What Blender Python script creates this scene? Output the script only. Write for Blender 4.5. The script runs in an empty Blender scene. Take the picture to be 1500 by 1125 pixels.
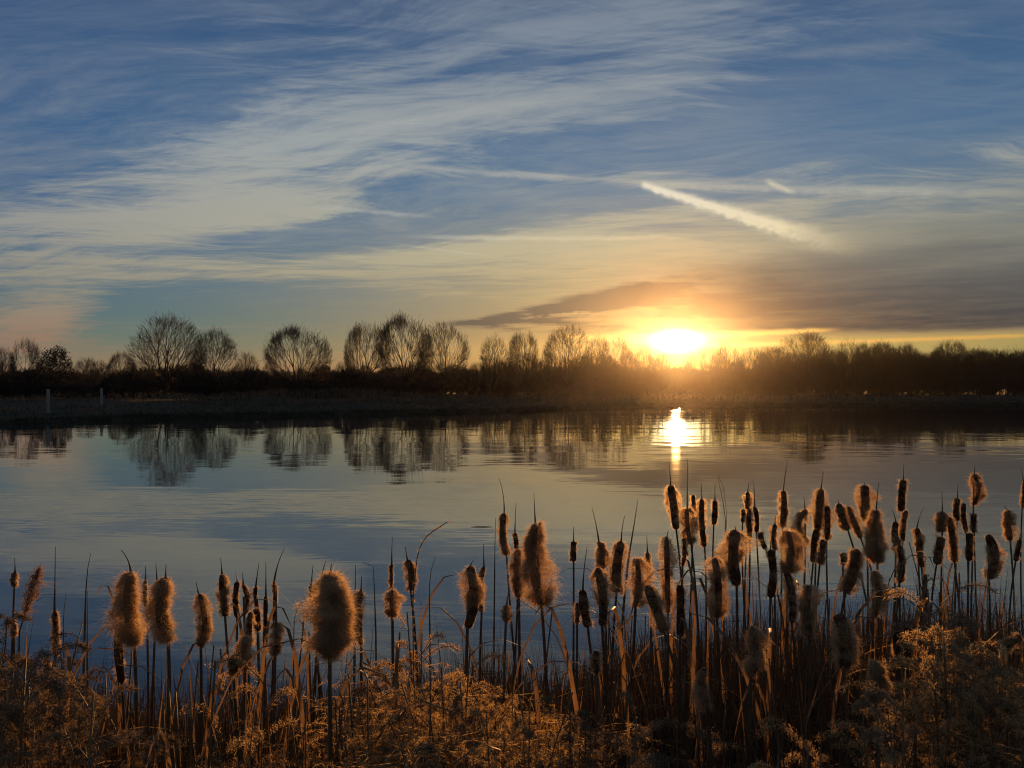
import bpy, math, random
import numpy as np
from mathutils import Vector

scene = bpy.context.scene
COL = scene.collection
R = math.radians

# ---------------------------------------------------------------- camera
CAM_H = 2.2          # eye above the water
FPX = 1300.0         # focal length in photo pixels (1500 wide)
HORIZON = 572.0
cam_d = bpy.data.cameras.new("camera")
cam_d.sensor_width = 36.0
cam_d.lens = FPX / 1500.0 * 36.0
cam_d.clip_start = 0.05
cam_d.clip_end = 8000.0
cam = bpy.data.objects.new("camera", cam_d)
COL.objects.link(cam)
cam.location = (0, 0, CAM_H)
cam.rotation_euler = (R(90) + math.atan((HORIZON - 562.5) / FPX), 0, 0)
scene.camera = cam

# ---------------------------------------------------------------- exposure
scene.view_settings.view_transform = 'Standard'
scene.view_settings.look = 'None'
scene.view_settings.exposure = 0.0
scene.view_settings.gamma = 1.0
scene.view_settings.use_curve_mapping = False
scene.cycles.filter_width = 1.1
scene.cycles.max_bounces = 8
scene.cycles.diffuse_bounces = 3
scene.cycles.glossy_bounces = 3
scene.cycles.transmission_bounces = 3
scene.cycles.transparent_max_bounces = 8
scene.cycles.volume_bounces = 0
scene.cycles.sample_clamp_indirect = 4.0

SUN_AZ = math.degrees(math.atan(240 / FPX))                 # to the right of straight ahead
SUN_EL = math.degrees(math.atan(72 / math.hypot(FPX, 240)))
SUN_DIR = Vector((math.sin(R(SUN_AZ)) * math.cos(R(SUN_EL)), math.cos(R(SUN_AZ)) * math.cos(R(SUN_EL)), math.sin(R(SUN_EL))))


def sl(*c):
    """sRGB 0-255 -> linear"""
    return tuple(((v / 255) / 12.92 if v / 255 <= 0.04045 else ((v / 255 + 0.055) / 1.055) ** 2.4) for v in c)


# ---------------------------------------------------------------- node expressions
class S:
    """a node socket with arithmetic"""
    nt = None

    def __init__(self, s): self.s = s

    @staticmethod
    def put(node, i, v):
        if isinstance(v, S): S.nt.links.new(v.s, node.inputs[i])
        elif v is not None: node.inputs[i].default_value = v

    @staticmethod
    def m(op, a, b=None, c=None, clamp=False):
        n = S.nt.nodes.new('ShaderNodeMath'); n.operation = op; n.use_clamp = clamp
        for i, v in enumerate((a, b, c)):
            S.put(n, i, v)
        return S(n.outputs[0])

    def __add__(self, o): return S.m('ADD', self, o)
    __radd__ = __add__
    def __sub__(self, o): return S.m('SUBTRACT', self, o)
    def __rsub__(self, o): return S.m('SUBTRACT', o, self)
    def __mul__(self, o): return S.m('MULTIPLY', self, o)
    __rmul__ = __mul__
    def __truediv__(self, o): return S.m('DIVIDE', self, o)
    def __rtruediv__(self, o): return S.m('DIVIDE', o, self)
    def __pow__(self, o): return S.m('POWER', self, o)
    def __neg__(self): return S.m('MULTIPLY', self, -1.0)
    def clamp(self): return S.m('ADD', self, 0.0, clamp=True)


def mx(a, b): return S.m('MAXIMUM', a, b)
def mn(a, b): return S.m('MINIMUM', a, b)
def ex(a): return S.m('EXPONENT', a)


def step(v, lo, hi):
    n = S.nt.nodes.new('ShaderNodeMapRange'); n.interpolation_type = 'SMOOTHSTEP'
    S.put(n, 'Value', v); n.inputs['From Min'].default_value = lo; n.inputs['From Max'].default_value = hi
    return S(n.outputs['Result'])


def vec(x, y, z=0.0):
    n = S.nt.nodes.new('ShaderNodeCombineXYZ')
    S.put(n, 0, x); S.put(n, 1, y); S.put(n, 2, z)
    return S(n.outputs[0])


def xyz(v):
    n = S.nt.nodes.new('ShaderNodeSeparateXYZ'); S.put(n, 0, v)
    return [S(o) for o in n.outputs]


def noise(v, scale=1.0, detail=4.0, rough=0.55, lac=2.0, dist=0.0, color=False):
    n = S.nt.nodes.new('ShaderNodeTexNoise')
    S.put(n, 'Vector', v)
    n.inputs['Scale'].default_value = scale; n.inputs['Detail'].default_value = detail
    n.inputs['Roughness'].default_value = rough; n.inputs['Lacunarity'].default_value = lac
    n.inputs['Distortion'].default_value = dist
    return S(n.outputs['Color' if color else 'Fac'])


def ramp(fac, pts):
    n = S.nt.nodes.new('ShaderNodeValToRGB'); S.put(n, 0, fac)
    e = n.color_ramp.elements
    while len(e) < len(pts): e.new(0.5)
    for el, (p, c) in zip(e, pts):
        el.position = p; el.color = tuple(c) + (1.0,)
    return S(n.outputs[0])


def mix(f, a, b, blend='MIX'):
    n = S.nt.nodes.new('ShaderNodeMix'); n.data_type = 'RGBA'; n.blend_type = blend; n.clamp_factor = False
    S.put(n, 0, f)
    for i, v in ((6, a), (7, b)):
        if isinstance(v, S): S.put(n, i, v)
        else: n.inputs[i].default_value = tuple(v) + (1.0,)
    return S(n.outputs[2])


def scale_col(c, f):
    n = S.nt.nodes.new('ShaderNodeVectorMath'); n.operation = 'SCALE'
    if isinstance(c, S): S.put(n, 0, c)
    else: n.inputs[0].default_value = c
    S.put(n, 'Scale', f)
    return S(n.outputs[0])


def addc(a, b):
    n = S.nt.nodes.new('ShaderNodeVectorMath'); n.operation = 'ADD'
    S.put(n, 0, a); S.put(n, 1, b)
    return S(n.outputs[0])


# ---------------------------------------------------------------- sky (world)
def az_(px): return math.degrees(math.atan((px - 750) / FPX))
def el_(px, py): return math.degrees(math.atan((HORIZON - py) / math.hypot(FPX, px - 750)))


world = bpy.data.worlds.new("World")
scene.world = world
world.use_nodes = True
S.nt = world.node_tree
S.nt.nodes.clear()
tc = S.nt.nodes.new('ShaderNodeTexCoord')
dx, dy, dz = xyz(S(tc.outputs['Generated']))
A = S.m('ARCTAN2', dx, dy) * (180 / math.pi)                # azimuth, degrees right of +Y
E = S.m('ARCSINE', dz) * (180 / math.pi)                    # elevation, degrees
E = mx(E, 0.0)

sky = S.nt.nodes.new('ShaderNodeTexSky')
sky.sky_type = 'NISHITA'; sky.sun_disc = False
sky.sun_elevation = R(SUN_EL); sky.sun_rotation = R(SUN_AZ)
sky.air_density = 1.0; sky.dust_density = 1.0; sky.ozone_density = 2.0
nish = scale_col(S(sky.outputs[0]), 0.05)


def lobe(ax, ey, sa, se, rot=0.0):
    """a soft bump on the sky round (azimuth, elevation); rot turns it anticlockwise, degrees"""
    u, v = A - ax, E - ey
    if rot:
        c, s = math.cos(R(rot)), math.sin(R(rot))
        u, v = u * c + v * s, v * c - u * s
    return ex(-1.0 * ((u * u) * (1 / sa ** 2) + (v * v) * (1 / se ** 2)))


def plobe(px, py, wx, wy, rot=0.0):
    k = 180 / math.pi / FPX
    return lobe(az_(px), el_(px, py), wx * k, wy * k, rot)


def total(lobes):
    t = None
    for w, l in lobes:
        t = l * w if t is None else t + l * w
    return t


# cloud sheet: a layer high above, seen in perspective
zz = mx(dz, 0.0) + 0.07
cx, cy = dx / zz, dy / zz
warp = xyz(noise(vec(cx, cy), 0.55, 3, 0.5, color=True))
wx_, wy_ = cx + (warp[0] - 0.5) * 1.1, cy + (warp[1] - 0.5) * 1.1
ca, sa_ = math.cos(R(-18)), math.sin(R(-18))
ru, rv = wx_ * ca + wy_ * sa_, wy_ * ca - wx_ * sa_
n_big = noise(vec(wx_ * 0.55, wy_ * 0.8), 1.0, 3, 0.55)
n_str = noise(vec(ru * 0.55, rv * 2.4, 3.0), 1.0, 9, 0.70)
n_fine = noise(vec(ru * 2.6, rv * 7.5, 7.0), 1.0, 6, 0.72, dist=0.2)
n_low = noise(vec(A * 0.05, E * 0.85, 2.0), 1.0, 6, 0.58, dist=0.35)        # level streaks low down
n_low2 = noise(vec(A * 0.12, E * 2.2, 12.0), 1.0, 5, 0.6, dist=0.3)

bias = total([
    (0.34, plobe(400, 255, 290, 72, 14)),
    (0.16, plobe(560, 190, 320, 30, 12)),
    (0.26, plobe(230, 330, 270, 60, 8)),
    (0.22, plobe(60, 420, 160, 60)),
    (0.55, plobe(70, 462, 80, 34, 20)),
    (0.22, plobe(750, 150, 330, 40, 8)),
    (0.20, plobe(980, 110, 220, 70, 10)),
    (0.14, plobe(1180, 250, 400, 26, -2)),
    (0.12, plobe(800, 260, 300, 14, -3)),
    (0.16, plobe(400, 60, 500, 60, 5)),
    (0.28, plobe(1000, 350, 420, 60)),
    (0.22, plobe(700, 380, 330, 40)),
    (0.22, plobe(1350, 330, 260, 60, 4)),
    (0.16, plobe(420, 400, 260, 12)),
    (-0.34, plobe(580, 335, 230, 26, 8)),
    (-0.20, plobe(640, 275, 160, 22, 0)),
    (-0.42, plobe(270, 452, 200, 32)),
    (-0.3, plobe(450, 340, 120, 14, 6)),
    (-0.16, plobe(950, 215, 300, 30, 0)),
    (-0.22, plobe(20, 120, 190, 160)),
    (-0.20, plobe(1300, 170, 230, 70)),
    (-0.16, plobe(790, 95, 130, 22)),
    (-0.16, plobe(1480, 40, 140, 90)),
    (-0.12, plobe(900, 300, 300, 20)),
])
dens = bias * 1.15 + (n_big - 0.5) * 0.8 + (n_str - 0.5) * 1.35 + (n_fine - 0.5) * 0.75 + 0.12
lowmask = step(E, 14.0, 5.0)
dens = dens + lowmask * ((n_low - 0.5) * 0.9 + (n_low2 - 0.5) * 0.55)
thin = step(n_fine * 0.6 + n_str * 0.65 + n_big * 0.25, 0.56, 0.98) * 0.5 * step(E, 4.5, 9.0) * (1.0 - 0.6 * plobe(1380, 150, 260, 110))
fa, fb = math.cos(R(14)), math.sin(R(14))
fu, fv = cx * fa + cy * fb + (warp[0] - 0.5) * 0.5, cy * fa - cx * fb + (warp[1] - 0.5) * 0.7
rid = noise(vec(fu * 0.8, fv * 4.6, 17.0), 1.0, 7, 0.62, dist=0.35)
rid = 1.0 - S.m('ABSOLUTE', rid * 2.0 - 1.0) * 3.2                       # thin bright filaments
fib = step(rid + (n_big - 0.5) * 1.4 + (n_fine - 0.5) * 0.9, 0.35, 1.25) * step(E, 3.0, 8.0)
cover = mx(step(dens + (fib - 0.25) * 0.15, 0.02, 0.72), mx(thin, fib * 0.24))

# clear sky
prox = lobe(SUN_AZ, SUN_EL, 20, 13)                                      # nearness to the sun
clear = ramp(E * (1 / 30.0), [
    (0.0, sl(150, 112, 80)), (0.045, sl(140, 120, 92)), (0.10, sl(98, 116, 104)), (0.15, sl(80, 110, 114)), (0.20, sl(72, 106, 122)),
    (0.32, sl(60, 100, 134)), (0.5, sl(55, 96, 135)), (0.72, sl(48, 83, 122)), (0.86, sl(56, 78, 110)), (1.0, sl(68, 80, 96))])
clear = addc(clear, scale_col(nish, 0.10))
warmc = ramp(E * (1 / 30.0), [(0.0, sl(206, 140, 64)), (0.10, sl(196, 152, 88)), (0.20, sl(190, 166, 114)), (0.28, sl(178, 168, 130)), (0.42, sl(108, 136, 156)), (1.0, sl(70, 100, 150))])
clear = mix((prox * 0.9).clamp(), clear, warmc)
cloudc = ramp(E * (1 / 30.0), [
    (0.0, sl(158, 112, 82)), (0.10, sl(156, 124, 98)), (0.20, sl(158, 150, 126)), (0.33, sl(172, 169, 153)),
    (0.5, sl(163, 168, 166)), (0.72, sl(132, 144, 156)), (1.0, sl(98, 114, 138))])
cloudw = ramp(E * (1 / 30.0), [(0.0, sl(214, 152, 72)), (0.12, sl(200, 162, 102)), (0.3, sl(200, 186, 146)), (0.5, sl(164, 168, 162)), (1.0, sl(112, 128, 150))])
cloudc = mix((prox * 1.0).clamp(), cloudc, cloudw)
col = mix(cover * 0.92, clear, cloudc)

# vignette-free darkening of the far upper left: thicker, unlit veil
veil = total([(0.55, plobe(-80, 150, 260, 260)), (0.25, plobe(300, 20, 500, 60))]).clamp()
col = mix(veil * (0.55 + (n_str - 0.5) * 0.6), col, sl(66, 84, 124))


# thicker grey sheet over the right side
grey = total([(0.85, plobe(1480, 350, 300, 90, 4)), (0.35, plobe(1250, 400, 200, 60))]).clamp()
col = mix(grey * (0.75 + (n_low - 0.5) * 1.0 + (n_str - 0.5) * 0.8), col, mix(step(E, 5.0, 12.0), sl(96, 94, 90), sl(110, 120, 120)))


# contrails: straight bands on the sky between two directions
def band(p0, p1, w0, w1, soft0=0.06, soft1=0.12, wob=0.25, rag=1.0, seed=0.0):
    a0, e0, a1, e1 = az_(p0[0]), el_(*p0), az_(p1[0]), el_(*p1)
    k = 180 / math.pi / FPX
    L = math.hypot(a1 - a0, e1 - e0); tx, ty = (a1 - a0) / L, (e1 - e0) / L
    u, v = A - a0, E - e0
    t = (u * tx + v * ty) * (1 / L)
    nn = noise(vec(u * 1.1, v * 1.6, seed), 1.6 * rag, 3, 0.6)
    s = (u * -ty + v * tx) + (nn - 0.5) * wob * (t + 0.25)
    w = (t.clamp() * (w1 - w0) + w0) * k
    core = S.m('EXPONENT', -1.0 * (S.m('ABSOLUTE', s / w) ** 2.6))
    return core * step(t, 0.0, soft0) * step(t, 1.0, 1.0 - soft1), t, nn


b, t, nn = band((936, 268), (1290, 374), 4.5, 15, 0.03, 0.45, 0.7, 0.9, 1.0)
trail = ramp(t, [(0.0, sl(226, 220, 200)), (0.6, sl(226, 212, 176)), (1.0, sl(170, 156, 130))])
col = mix((b * (1.0 + (nn - 0.45) * 1.1)).clamp(), col, trail)
for p0, p1, w0, w1, st, sd in (((560, 238), (900, 264), 3, 5, 0.32, 2.0), ((860, 262), (1560, 276), 5, 7, 0.36, 3.0),
                               ((560, 345), (1080, 344), 3, 4, 0.45, 4.0), ((1118, 262), (1172, 286), 4, 3, 0.6, 5.0),
                               ((440, 300), (650, 318), 3, 3, 0.34, 6.0), ((560, 354), (740, 378), 1.6, 1.6, 0.22, 7.0),
                               ((480, 195), (860, 130), 6, 13, 0.22, 8.0), ((1130, 80), (1390, 58), 5, 8, 0.10, 9.0)):
    b, t, nn = band(p0, p1, w0, w1, 0.25, 0.35, 0.35, 0.7, sd)
    col = mix((b * st * (0.5 + nn)).clamp(), col, mix(prox, sl(176, 180, 180), sl(232, 216, 170)))

# the low bank of cloud to the right of the sun and its streaks to the left
n_dk = noise(vec(A * 0.10, E * 0.75, 21.0), 1.0, 6, 0.58, dist=0.5)
n_dk2 = noise(vec(A * 0.32, E * 1.9, 25.0), 1.0, 5, 0.6, dist=0.4)
edge = E + (n_dk - 0.5) * 3.2 + (n_dk2 - 0.5) * 0.9
right = step(A, 4.0, 17.0)
low_e = step(E + (n_dk2 - 0.5) * 0.3, 3.15, 3.75)
bank = step(edge + (n_dk2 - 0.5) * 1.6, 9.0, 6.0) * low_e * right * (0.86 + (n_low2 - 0.5) * 0.9 + (n_dk2 - 0.5) * 0.5)
strk = total([(1.1, plobe(900, 437, 150, 18, 13)), (0.95, plobe(760, 463, 130, 8, 7)), (0.8, plobe(1020, 452, 130, 20, 0)),
              (0.35, plobe(1290, 378, 230, 20, 6)), (0.5, plobe(860, 480, 150, 9, 0))])
dark = (bank * 1.05 + step(strk * (1.0 + (n_dk - 0.5) * 2.2 + (n_dk2 - 0.5) * 2.6 + (n_low2 - 0.5) * 2.2), 0.2, 0.95) * 0.8).clamp()
prox2 = lobe(SUN_AZ, SUN_EL, 7.0, 5)
darkc = mix(prox2.clamp(), mix(step(E, 3.0, 9.0), sl(58, 60, 65), sl(104, 104, 102)), sl(74, 66, 56))
col = mix(dark * 0.96, col, darkc)
# clear gap under that bank: gold lit edge lines over pale green
gap = step(A, 8.0, 14.0) * step(E, 3.6, 3.0)
col = mix(gap * 0.7, col, ramp(E * (1 / 4.0), [(0.0, sl(150, 130, 86)), (0.6, sl(158, 146, 84)), (1.0, sl(196, 164, 90))]))
for p0, p1, w0, w1, st in (((900, 497), (1240, 482), 8, 2.5, 1.0), ((1010, 507), (1560, 489), 4, 2.2, 0.75), ((820, 493), (960, 497), 3, 7, 0.8)):
    b, t, nn = band(p0, p1, w0, w1, 0.1, 0.15, 0.12, 1.0, 31.0)
    col = mix((b * st).clamp(), col, mix(prox2, sl(224, 168, 86), (1.3, 0.85, 0.25)))

# the sun itself behind thin cloud: blown-out core and gold aureole
core = total([(22.0, plobe(990, 500, 16, 9)), (8.0, plobe(993, 499, 26, 9.5)), (0.45, plobe(990, 496, 50, 22))])
aur = total([(0.32, plobe(990, 484, 84, 42)), (0.46, plobe(985, 518, 280, 22)), (0.05, plobe(990, 440, 200, 110))])
col = addc(col, scale_col((1.0, 0.80, 0.42), core))
col = addc(col, scale_col((0.62, 0.40, 0.10), aur * (1.0 - dark * 0.55)))

bg = S.nt.nodes.new('ShaderNodeBackground')
S.put(bg, 0, col); bg.inputs[1].default_value = 1.0
wo = S.nt.nodes.new('ShaderNodeOutputWorld')
S.nt.links.new(bg.outputs[0], wo.inputs[0])
world.cycles.sampling_method = 'MANUAL'
world.cycles.sample_map_resolution = 1024

# ---------------------------------------------------------------- sun lamp
sun_d = bpy.data.lights.new("sun", 'SUN')
sun_d.energy = 5.0
sun_d.angle = R(0.5)
sun_d.color = (1.0, 0.46, 0.13)
sun = bpy.data.objects.new("sun", sun_d)
COL.objects.link(sun)
sun.location = SUN_DIR * 60
sun.rotation_euler = SUN_DIR.to_track_quat('Z', 'Y').to_euler()

# ---------------------------------------------------------------- mesh helpers
rng = np.random.default_rng(7)


def unit(v):
    return v / np.maximum(np.linalg.norm(v, axis=-1, keepdims=True), 1e-9)


def frame(d):
    """two unit vectors square to each direction"""
    up = np.where(np.abs(d[:, 2:3]) < 0.9, np.array([[0, 0, 1.0]]), np.array([[1.0, 0, 0]]))
    a = unit(np.cross(d, up)); b = np.cross(d, a)
    return a, b


class Soup:
    """collects quads and triangles for one mesh"""

    def __init__(self): self.v, self.q, self.t, self.n = [], [], [], 0

    def add(self, v, q=None, t=None):
        v = np.asarray(v, float).reshape(-1, 3)
        if q is not None and len(q): self.q.append(np.asarray(q, np.int64).reshape(-1, 4) + self.n)
        if t is not None and len(t): self.t.append(np.asarray(t, np.int64).reshape(-1, 3) + self.n)
        self.v.append(v); self.n += len(v)

    def tubes(self, p0, p1, r0, r1, k=4):
        """tapered prisms from p0 to p1"""
        p0, p1 = np.atleast_2d(p0), np.atleast_2d(p1)
        m = len(p0)
        if not m: return
        r0 = np.broadcast_to(r0, (m,)); r1 = np.broadcast_to(r1, (m,))
        a, b = frame(unit(p1 - p0))
        ang = np.arange(k) * 2 * np.pi / k
        ring = a[:, None] * np.cos(ang)[None, :, None] + b[:, None] * np.sin(ang)[None, :, None]
        v = np.concatenate([p0[:, None] + ring * r0[:, None, None], p1[:, None] + ring * r1[:, None, None]], 1)
        i = np.arange(k); j = (i + 1) % k
        q = np.stack([i, j, j + k, i + k], 1)
        self.add(v, (q[None] + (np.arange(m) * 2 * k)[:, None, None]).reshape(-1, 4))

    def path(self, pts, rad, k=6, cap=True):
        """one tapered tube along points"""
        pts = np.asarray(pts, float); m = len(pts)
        rad = np.broadcast_to(rad, (m,))
        d = unit(np.gradient(pts, axis=0))
        a0 = np.array([1.0, 0, 0]) if abs(d[0][0]) < 0.9 else np.array([0, 1.0, 0])
        a = unit(a0 - d * (d @ a0)[:, None]); b = np.cross(d, a)
        ang = np.arange(k) * 2 * np.pi / k
        v = pts[:, None] + (a[:, None] * np.cos(ang)[None, :, None] + b[:, None] * np.sin(ang)[None, :, None]) * rad[:, None, None]
        i = np.arange(k); j = (i + 1) % k
        q = (np.stack([i, j, j + k, i + k], 1)[None] + (np.arange(m - 1) * k)[:, None, None]).reshape(-1, 4)
        v = v.reshape(-1, 3); t = []
        if cap:
            v = np.concatenate([v, pts[:1], pts[-1:]])
            t = [(j_, i_, m * k) for i_, j_ in zip(i, j)] + [((m - 1) * k + i_, (m - 1) * k + j_, m * k + 1) for i_, j_ in zip(i, j)]
        self.add(v, q, t)

    def fibres(self, p, d, L, w, curl=0.3, drop=0.0, seg=2, g=None):
        """fine tapering hairs: from p along d, length L, width w"""
        g = g or rng
        m = len(p)
        if not m: return
        L = np.broadcast_to(L, (m,))[:, None]; w = np.broadcast_to(w, (m,))[:, None]
        d = unit(d)
        side = unit(np.cross(d, g.normal(size=(m, 3))))
        bend = g.normal(size=(m, 3)) * curl
        bend[:, 2] -= drop
        rows = []
        for s in range(seg + 1):
            f = s / seg
            c = p + d * L * f + bend * L * f * f * 0.5
            if s < seg:
                wd = w * 0.5 * (1 - 0.55 * f)
                rows += [c - side * wd, c + side * wd]
            else:
                rows.append(c)
        n = 2 * seg + 1
        v = np.stack(rows, 1)
        o = np.arange(m)[:, None, None] * n
        q = np.array([[2 * s, 2 * s + 1, 2 * s + 3, 2 * s + 2] for s in range(seg - 1)])
        t = np.array([[2 * seg - 2, 2 * seg - 1, 2 * seg]])
        self.add(v, (q[None] + o).reshape(-1, 4) if seg > 1 else None, (t[None] + o).reshape(-1, 3))

    def ribbon(self, pts, width, side):
        """a flat blade along points"""
        pts = np.asarray(pts, float); m = len(pts)
        width = np.broadcast_to(width, (m,))[:, None]
        side = np.asarray(side, float)
        if side.ndim == 1: side = np.repeat(side[None], m, 0)
        d = unit(np.gradient(pts, axis=0)); nrm = unit(np.cross(d, side))
        v = np.stack([pts - side * width / 2, pts + nrm * width * 0.16, pts + side * width / 2], 1).reshape(-1, 3)
        i = np.arange(m - 1) * 3
        self.add(v, np.concatenate([np.stack([i, i + 1, i + 4, i + 3], 1), np.stack([i + 1, i + 2, i + 5, i + 4], 1)]))

    def mesh(self, name, mat, smooth=False):
        me = bpy.data.meshes.new(name)
        v = np.concatenate(self.v).astype(np.float32)
        q = np.concatenate(self.q) if self.q else np.zeros((0, 4), np.int64)
        t = np.concatenate(self.t) if self.t else np.zeros((0, 3), np.int64)
        nq, nt = len(q), len(t)
        me.vertices.add(len(v)); me.vertices.foreach_set('co', v.ravel())
        me.loops.add(nq * 4 + nt * 3)
        me.loops.foreach_set('vertex_index', np.concatenate([q.ravel(), t.ravel()]).astype(np.int32))
        me.polygons.add(nq + nt)
        me.polygons.foreach_set('loop_start', np.concatenate([np.arange(nq) * 4, nq * 4 + np.arange(nt) * 3]).astype(np.int32))
        if smooth: me.polygons.foreach_set('use_smooth', np.ones(nq + nt, bool))
        me.update(calc_edges=True)
        me.materials.append(mat)
        return me

    def obj(self, name, mat, parent=None, smooth=False, loc=None):
        return link(name, self.mesh(name, mat, smooth), parent, loc)


def link(name, me, parent=None, loc=None):
    o = bpy.data.objects.new(name, me)
    COL.objects.link(o)
    if parent is not None: o.parent = parent
    if loc is not None: o.location = loc
    return o


def tag(o, label=None, cat=None, group=None, kind=None):
    if label: o['label'] = label
    if cat: o['category'] = cat
    if group: o['group'] = group
    if kind: o['kind'] = kind
    return o


def thing(name, loc, label, cat, group=None):
    return tag(link(name, None, None, loc), label, cat, group)


def copy_tree(o, parent=None):
    c = o.copy(); COL.objects.link(c)
    if parent is not None: c.parent = parent
    for ch in o.children: copy_tree(ch, c)
    return c


def at(px, py, d):
    """the point at forward distance d that the photo shows at (px, py)"""
    return np.array([(px - 750) / FPX * d, d, CAM_H + (HORIZON - py) / FPX * d])


# ---------------------------------------------------------------- materials
def material(name):
    m = bpy.data.materials.new(name); m.use_nodes = True
    S.nt = m.node_tree; S.nt.nodes.clear()
    out = S.nt.nodes.new('ShaderNodeOutputMaterial')
    geo = S.nt.nodes.new('ShaderNodeNewGeometry')
    return m, out, S(geo.outputs['Position'])


def bsdf(out, color, rough=0.8, translucent=0.0, tcolor=None, spec=0.3, normal=None):
    n = S.nt.nodes.new('ShaderNodeBsdfPrincipled')
    if isinstance(color, S): S.put(n, 'Base Color', color)
    else: n.inputs['Base Color'].default_value = tuple(color) + (1,)
    n.inputs['Roughness'].default_value = rough
    n.inputs['Specular IOR Level'].default_value = spec
    if normal is not None: S.put(n, 'Normal', normal)
    if translucent:
        t = S.nt.nodes.new('ShaderNodeBsdfTranslucent')
        c = tcolor if tcolor is not None else color
        if isinstance(c, S): S.put(t, 0, c)
        else: t.inputs[0].default_value = tuple(c) + (1,)
        mxn = S.nt.nodes.new('ShaderNodeMixShader'); mxn.inputs[0].default_value = translucent
        S.nt.links.new(n.outputs[0], mxn.inputs[1]); S.nt.links.new(t.outputs[0], mxn.inputs[2])
        n = mxn
    S.nt.links.new(n.outputs[0], out.inputs[0])


def mat_speckle(name, c0, c1, scale, rough=0.85, translucent=0.0, tc=None, spec=0.25):
    m, out, pos = material(name)
    c = ramp(noise(pos, scale, 4, 0.6), [(0.3, c0), (0.7, c1)])
    t = None
    if tc: t = ramp(noise(pos, scale, 2, 0.6), [(0.3, tc[0]), (0.7, tc[1])])
    bsdf(out, c, rough, translucent, t, spec)
    return m


M_BARK = mat_speckle('bark', (0.02, 0.016, 0.014), (0.05, 0.04, 0.032), 3.0)
M_TWIG = mat_speckle('twig_bark', (0.02, 0.016, 0.013), (0.05, 0.038, 0.03), 1.5)
M_STALK = mat_speckle('dry_stalk', (0.07, 0.045, 0.025), (0.19, 0.125, 0.065), 22.0, 0.6)
M_STEM = mat_speckle('cattail_stem', (0.055, 0.037, 0.02), (0.12, 0.082, 0.045), 30.0, 0.5, spec=0.4)
M_BLADE = mat_speckle('dry_reed_leaf', (0.10, 0.065, 0.035), (0.24, 0.16, 0.085), 14.0, 0.6, 0.4, ((0.20, 0.11, 0.05), (0.34, 0.20, 0.09)))
M_CORE = mat_speckle('cattail_brown', (0.035, 0.016, 0.008), (0.085, 0.042, 0.02), 90.0, 0.95, spec=0.05)
def mat_fluff(name, c0, c1, t0, t1, f0, f1, scale, k):
    """downy fibres: some light comes back, much of it passes on through"""
    m, out, pos = material(name)
    nz = noise(pos, scale, 3, 0.6)
    d = S.nt.nodes.new('ShaderNodeBsdfDiffuse'); S.put(d, 0, ramp(nz, [(0.3, c0), (0.7, c1)]))
    t = S.nt.nodes.new('ShaderNodeBsdfTranslucent'); S.put(t, 0, ramp(nz, [(0.3, t0), (0.7, t1)]))
    f = S.nt.nodes.new('ShaderNodeBsdfRefraction'); S.put(f, 0, ramp(nz, [(0.3, f0), (0.7, f1)]))
    f.distribution = 'GGX'; f.inputs['Roughness'].default_value = 0.75; f.inputs['IOR'].default_value = 1.05
    m1 = S.nt.nodes.new('ShaderNodeMixShader'); m1.inputs[0].default_value = k[0]
    m2 = S.nt.nodes.new('ShaderNodeMixShader'); m2.inputs[0].default_value = k[1]
    S.nt.links.new(d.outputs[0], m1.inputs[1]); S.nt.links.new(t.outputs[0], m1.inputs[2])
    S.nt.links.new(m1.outputs[0], m2.inputs[1]); S.nt.links.new(f.outputs[0], m2.inputs[2])
    S.nt.links.new(m2.outputs[0], out.inputs[0])
    return m


M_FLUFF = mat_fluff('cattail_fluff', (0.40, 0.29, 0.20), (0.60, 0.47, 0.34), (0.74, 0.52, 0.31), (0.92, 0.72, 0.48), (0.92, 0.70, 0.46), (0.98, 0.82, 0.60), 26.0, (0.65, 0.42))
M_WEED = mat_speckle('weed_seed_fluff', (0.20, 0.14, 0.07), (0.36, 0.26, 0.14), 7.0, 0.8, 0.55, ((0.50, 0.31, 0.13), (0.78, 0.54, 0.26)), 0.1)
M_WEED_DIM = mat_speckle('grey_weed_dimmed', (0.13, 0.105, 0.075), (0.24, 0.19, 0.13), 18.0, 0.9, 0.4, ((0.20, 0.14, 0.08), (0.32, 0.23, 0.14)), 0.1)  # greyish tan weed, darkened and less translucent to stand in for less sunlight
M_PLUME = mat_speckle('reed_plume', (0.16, 0.11, 0.08), (0.30, 0.21, 0.15), 12.0, 0.9, 0.5, ((0.28, 0.17, 0.11), (0.40, 0.26, 0.17)), 0.1)
M_FARREED = mat_speckle('far_reed', (0.05, 0.042, 0.03), (0.17, 0.135, 0.095), 0.8, 0.9, 0.3)
M_GRASS = mat_speckle('bank_grass', (0.018, 0.02, 0.010), (0.06, 0.056, 0.030), 0.7, 0.9, 0.3)
M_LITTER = mat_speckle('reed_litter', (0.035, 0.024, 0.015), (0.125, 0.085, 0.05), 9.0, 0.9, 0.08)
M_POST = mat_speckle('weathered_wood', (0.16, 0.145, 0.125), (0.30, 0.275, 0.24), 9.0, 0.8)
M_DUCK = mat_speckle('duck_plumage', (0.03, 0.025, 0.02), (0.16, 0.12, 0.09), 12.0, 0.7)

# ---------------------------------------------------------------- ground, water, haze
SHORE = np.array([(-400, 34), (-60, 41), (-34, 52), (-30.8, 57), (-29, 64), (-19, 74), (-8.5, 83), (0, 92), (15, 112), (36.7, 120), (63.5, 125), (110, 130), (400, 144)], float)


def wob(x, s, seed=0.0):
    return np.sin(x * s + seed) + 0.6 * np.sin(x * s * 2.3 + seed * 2.1 + 1.0) + 0.35 * np.sin(x * s * 5.1 + seed + 2.0)


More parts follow.
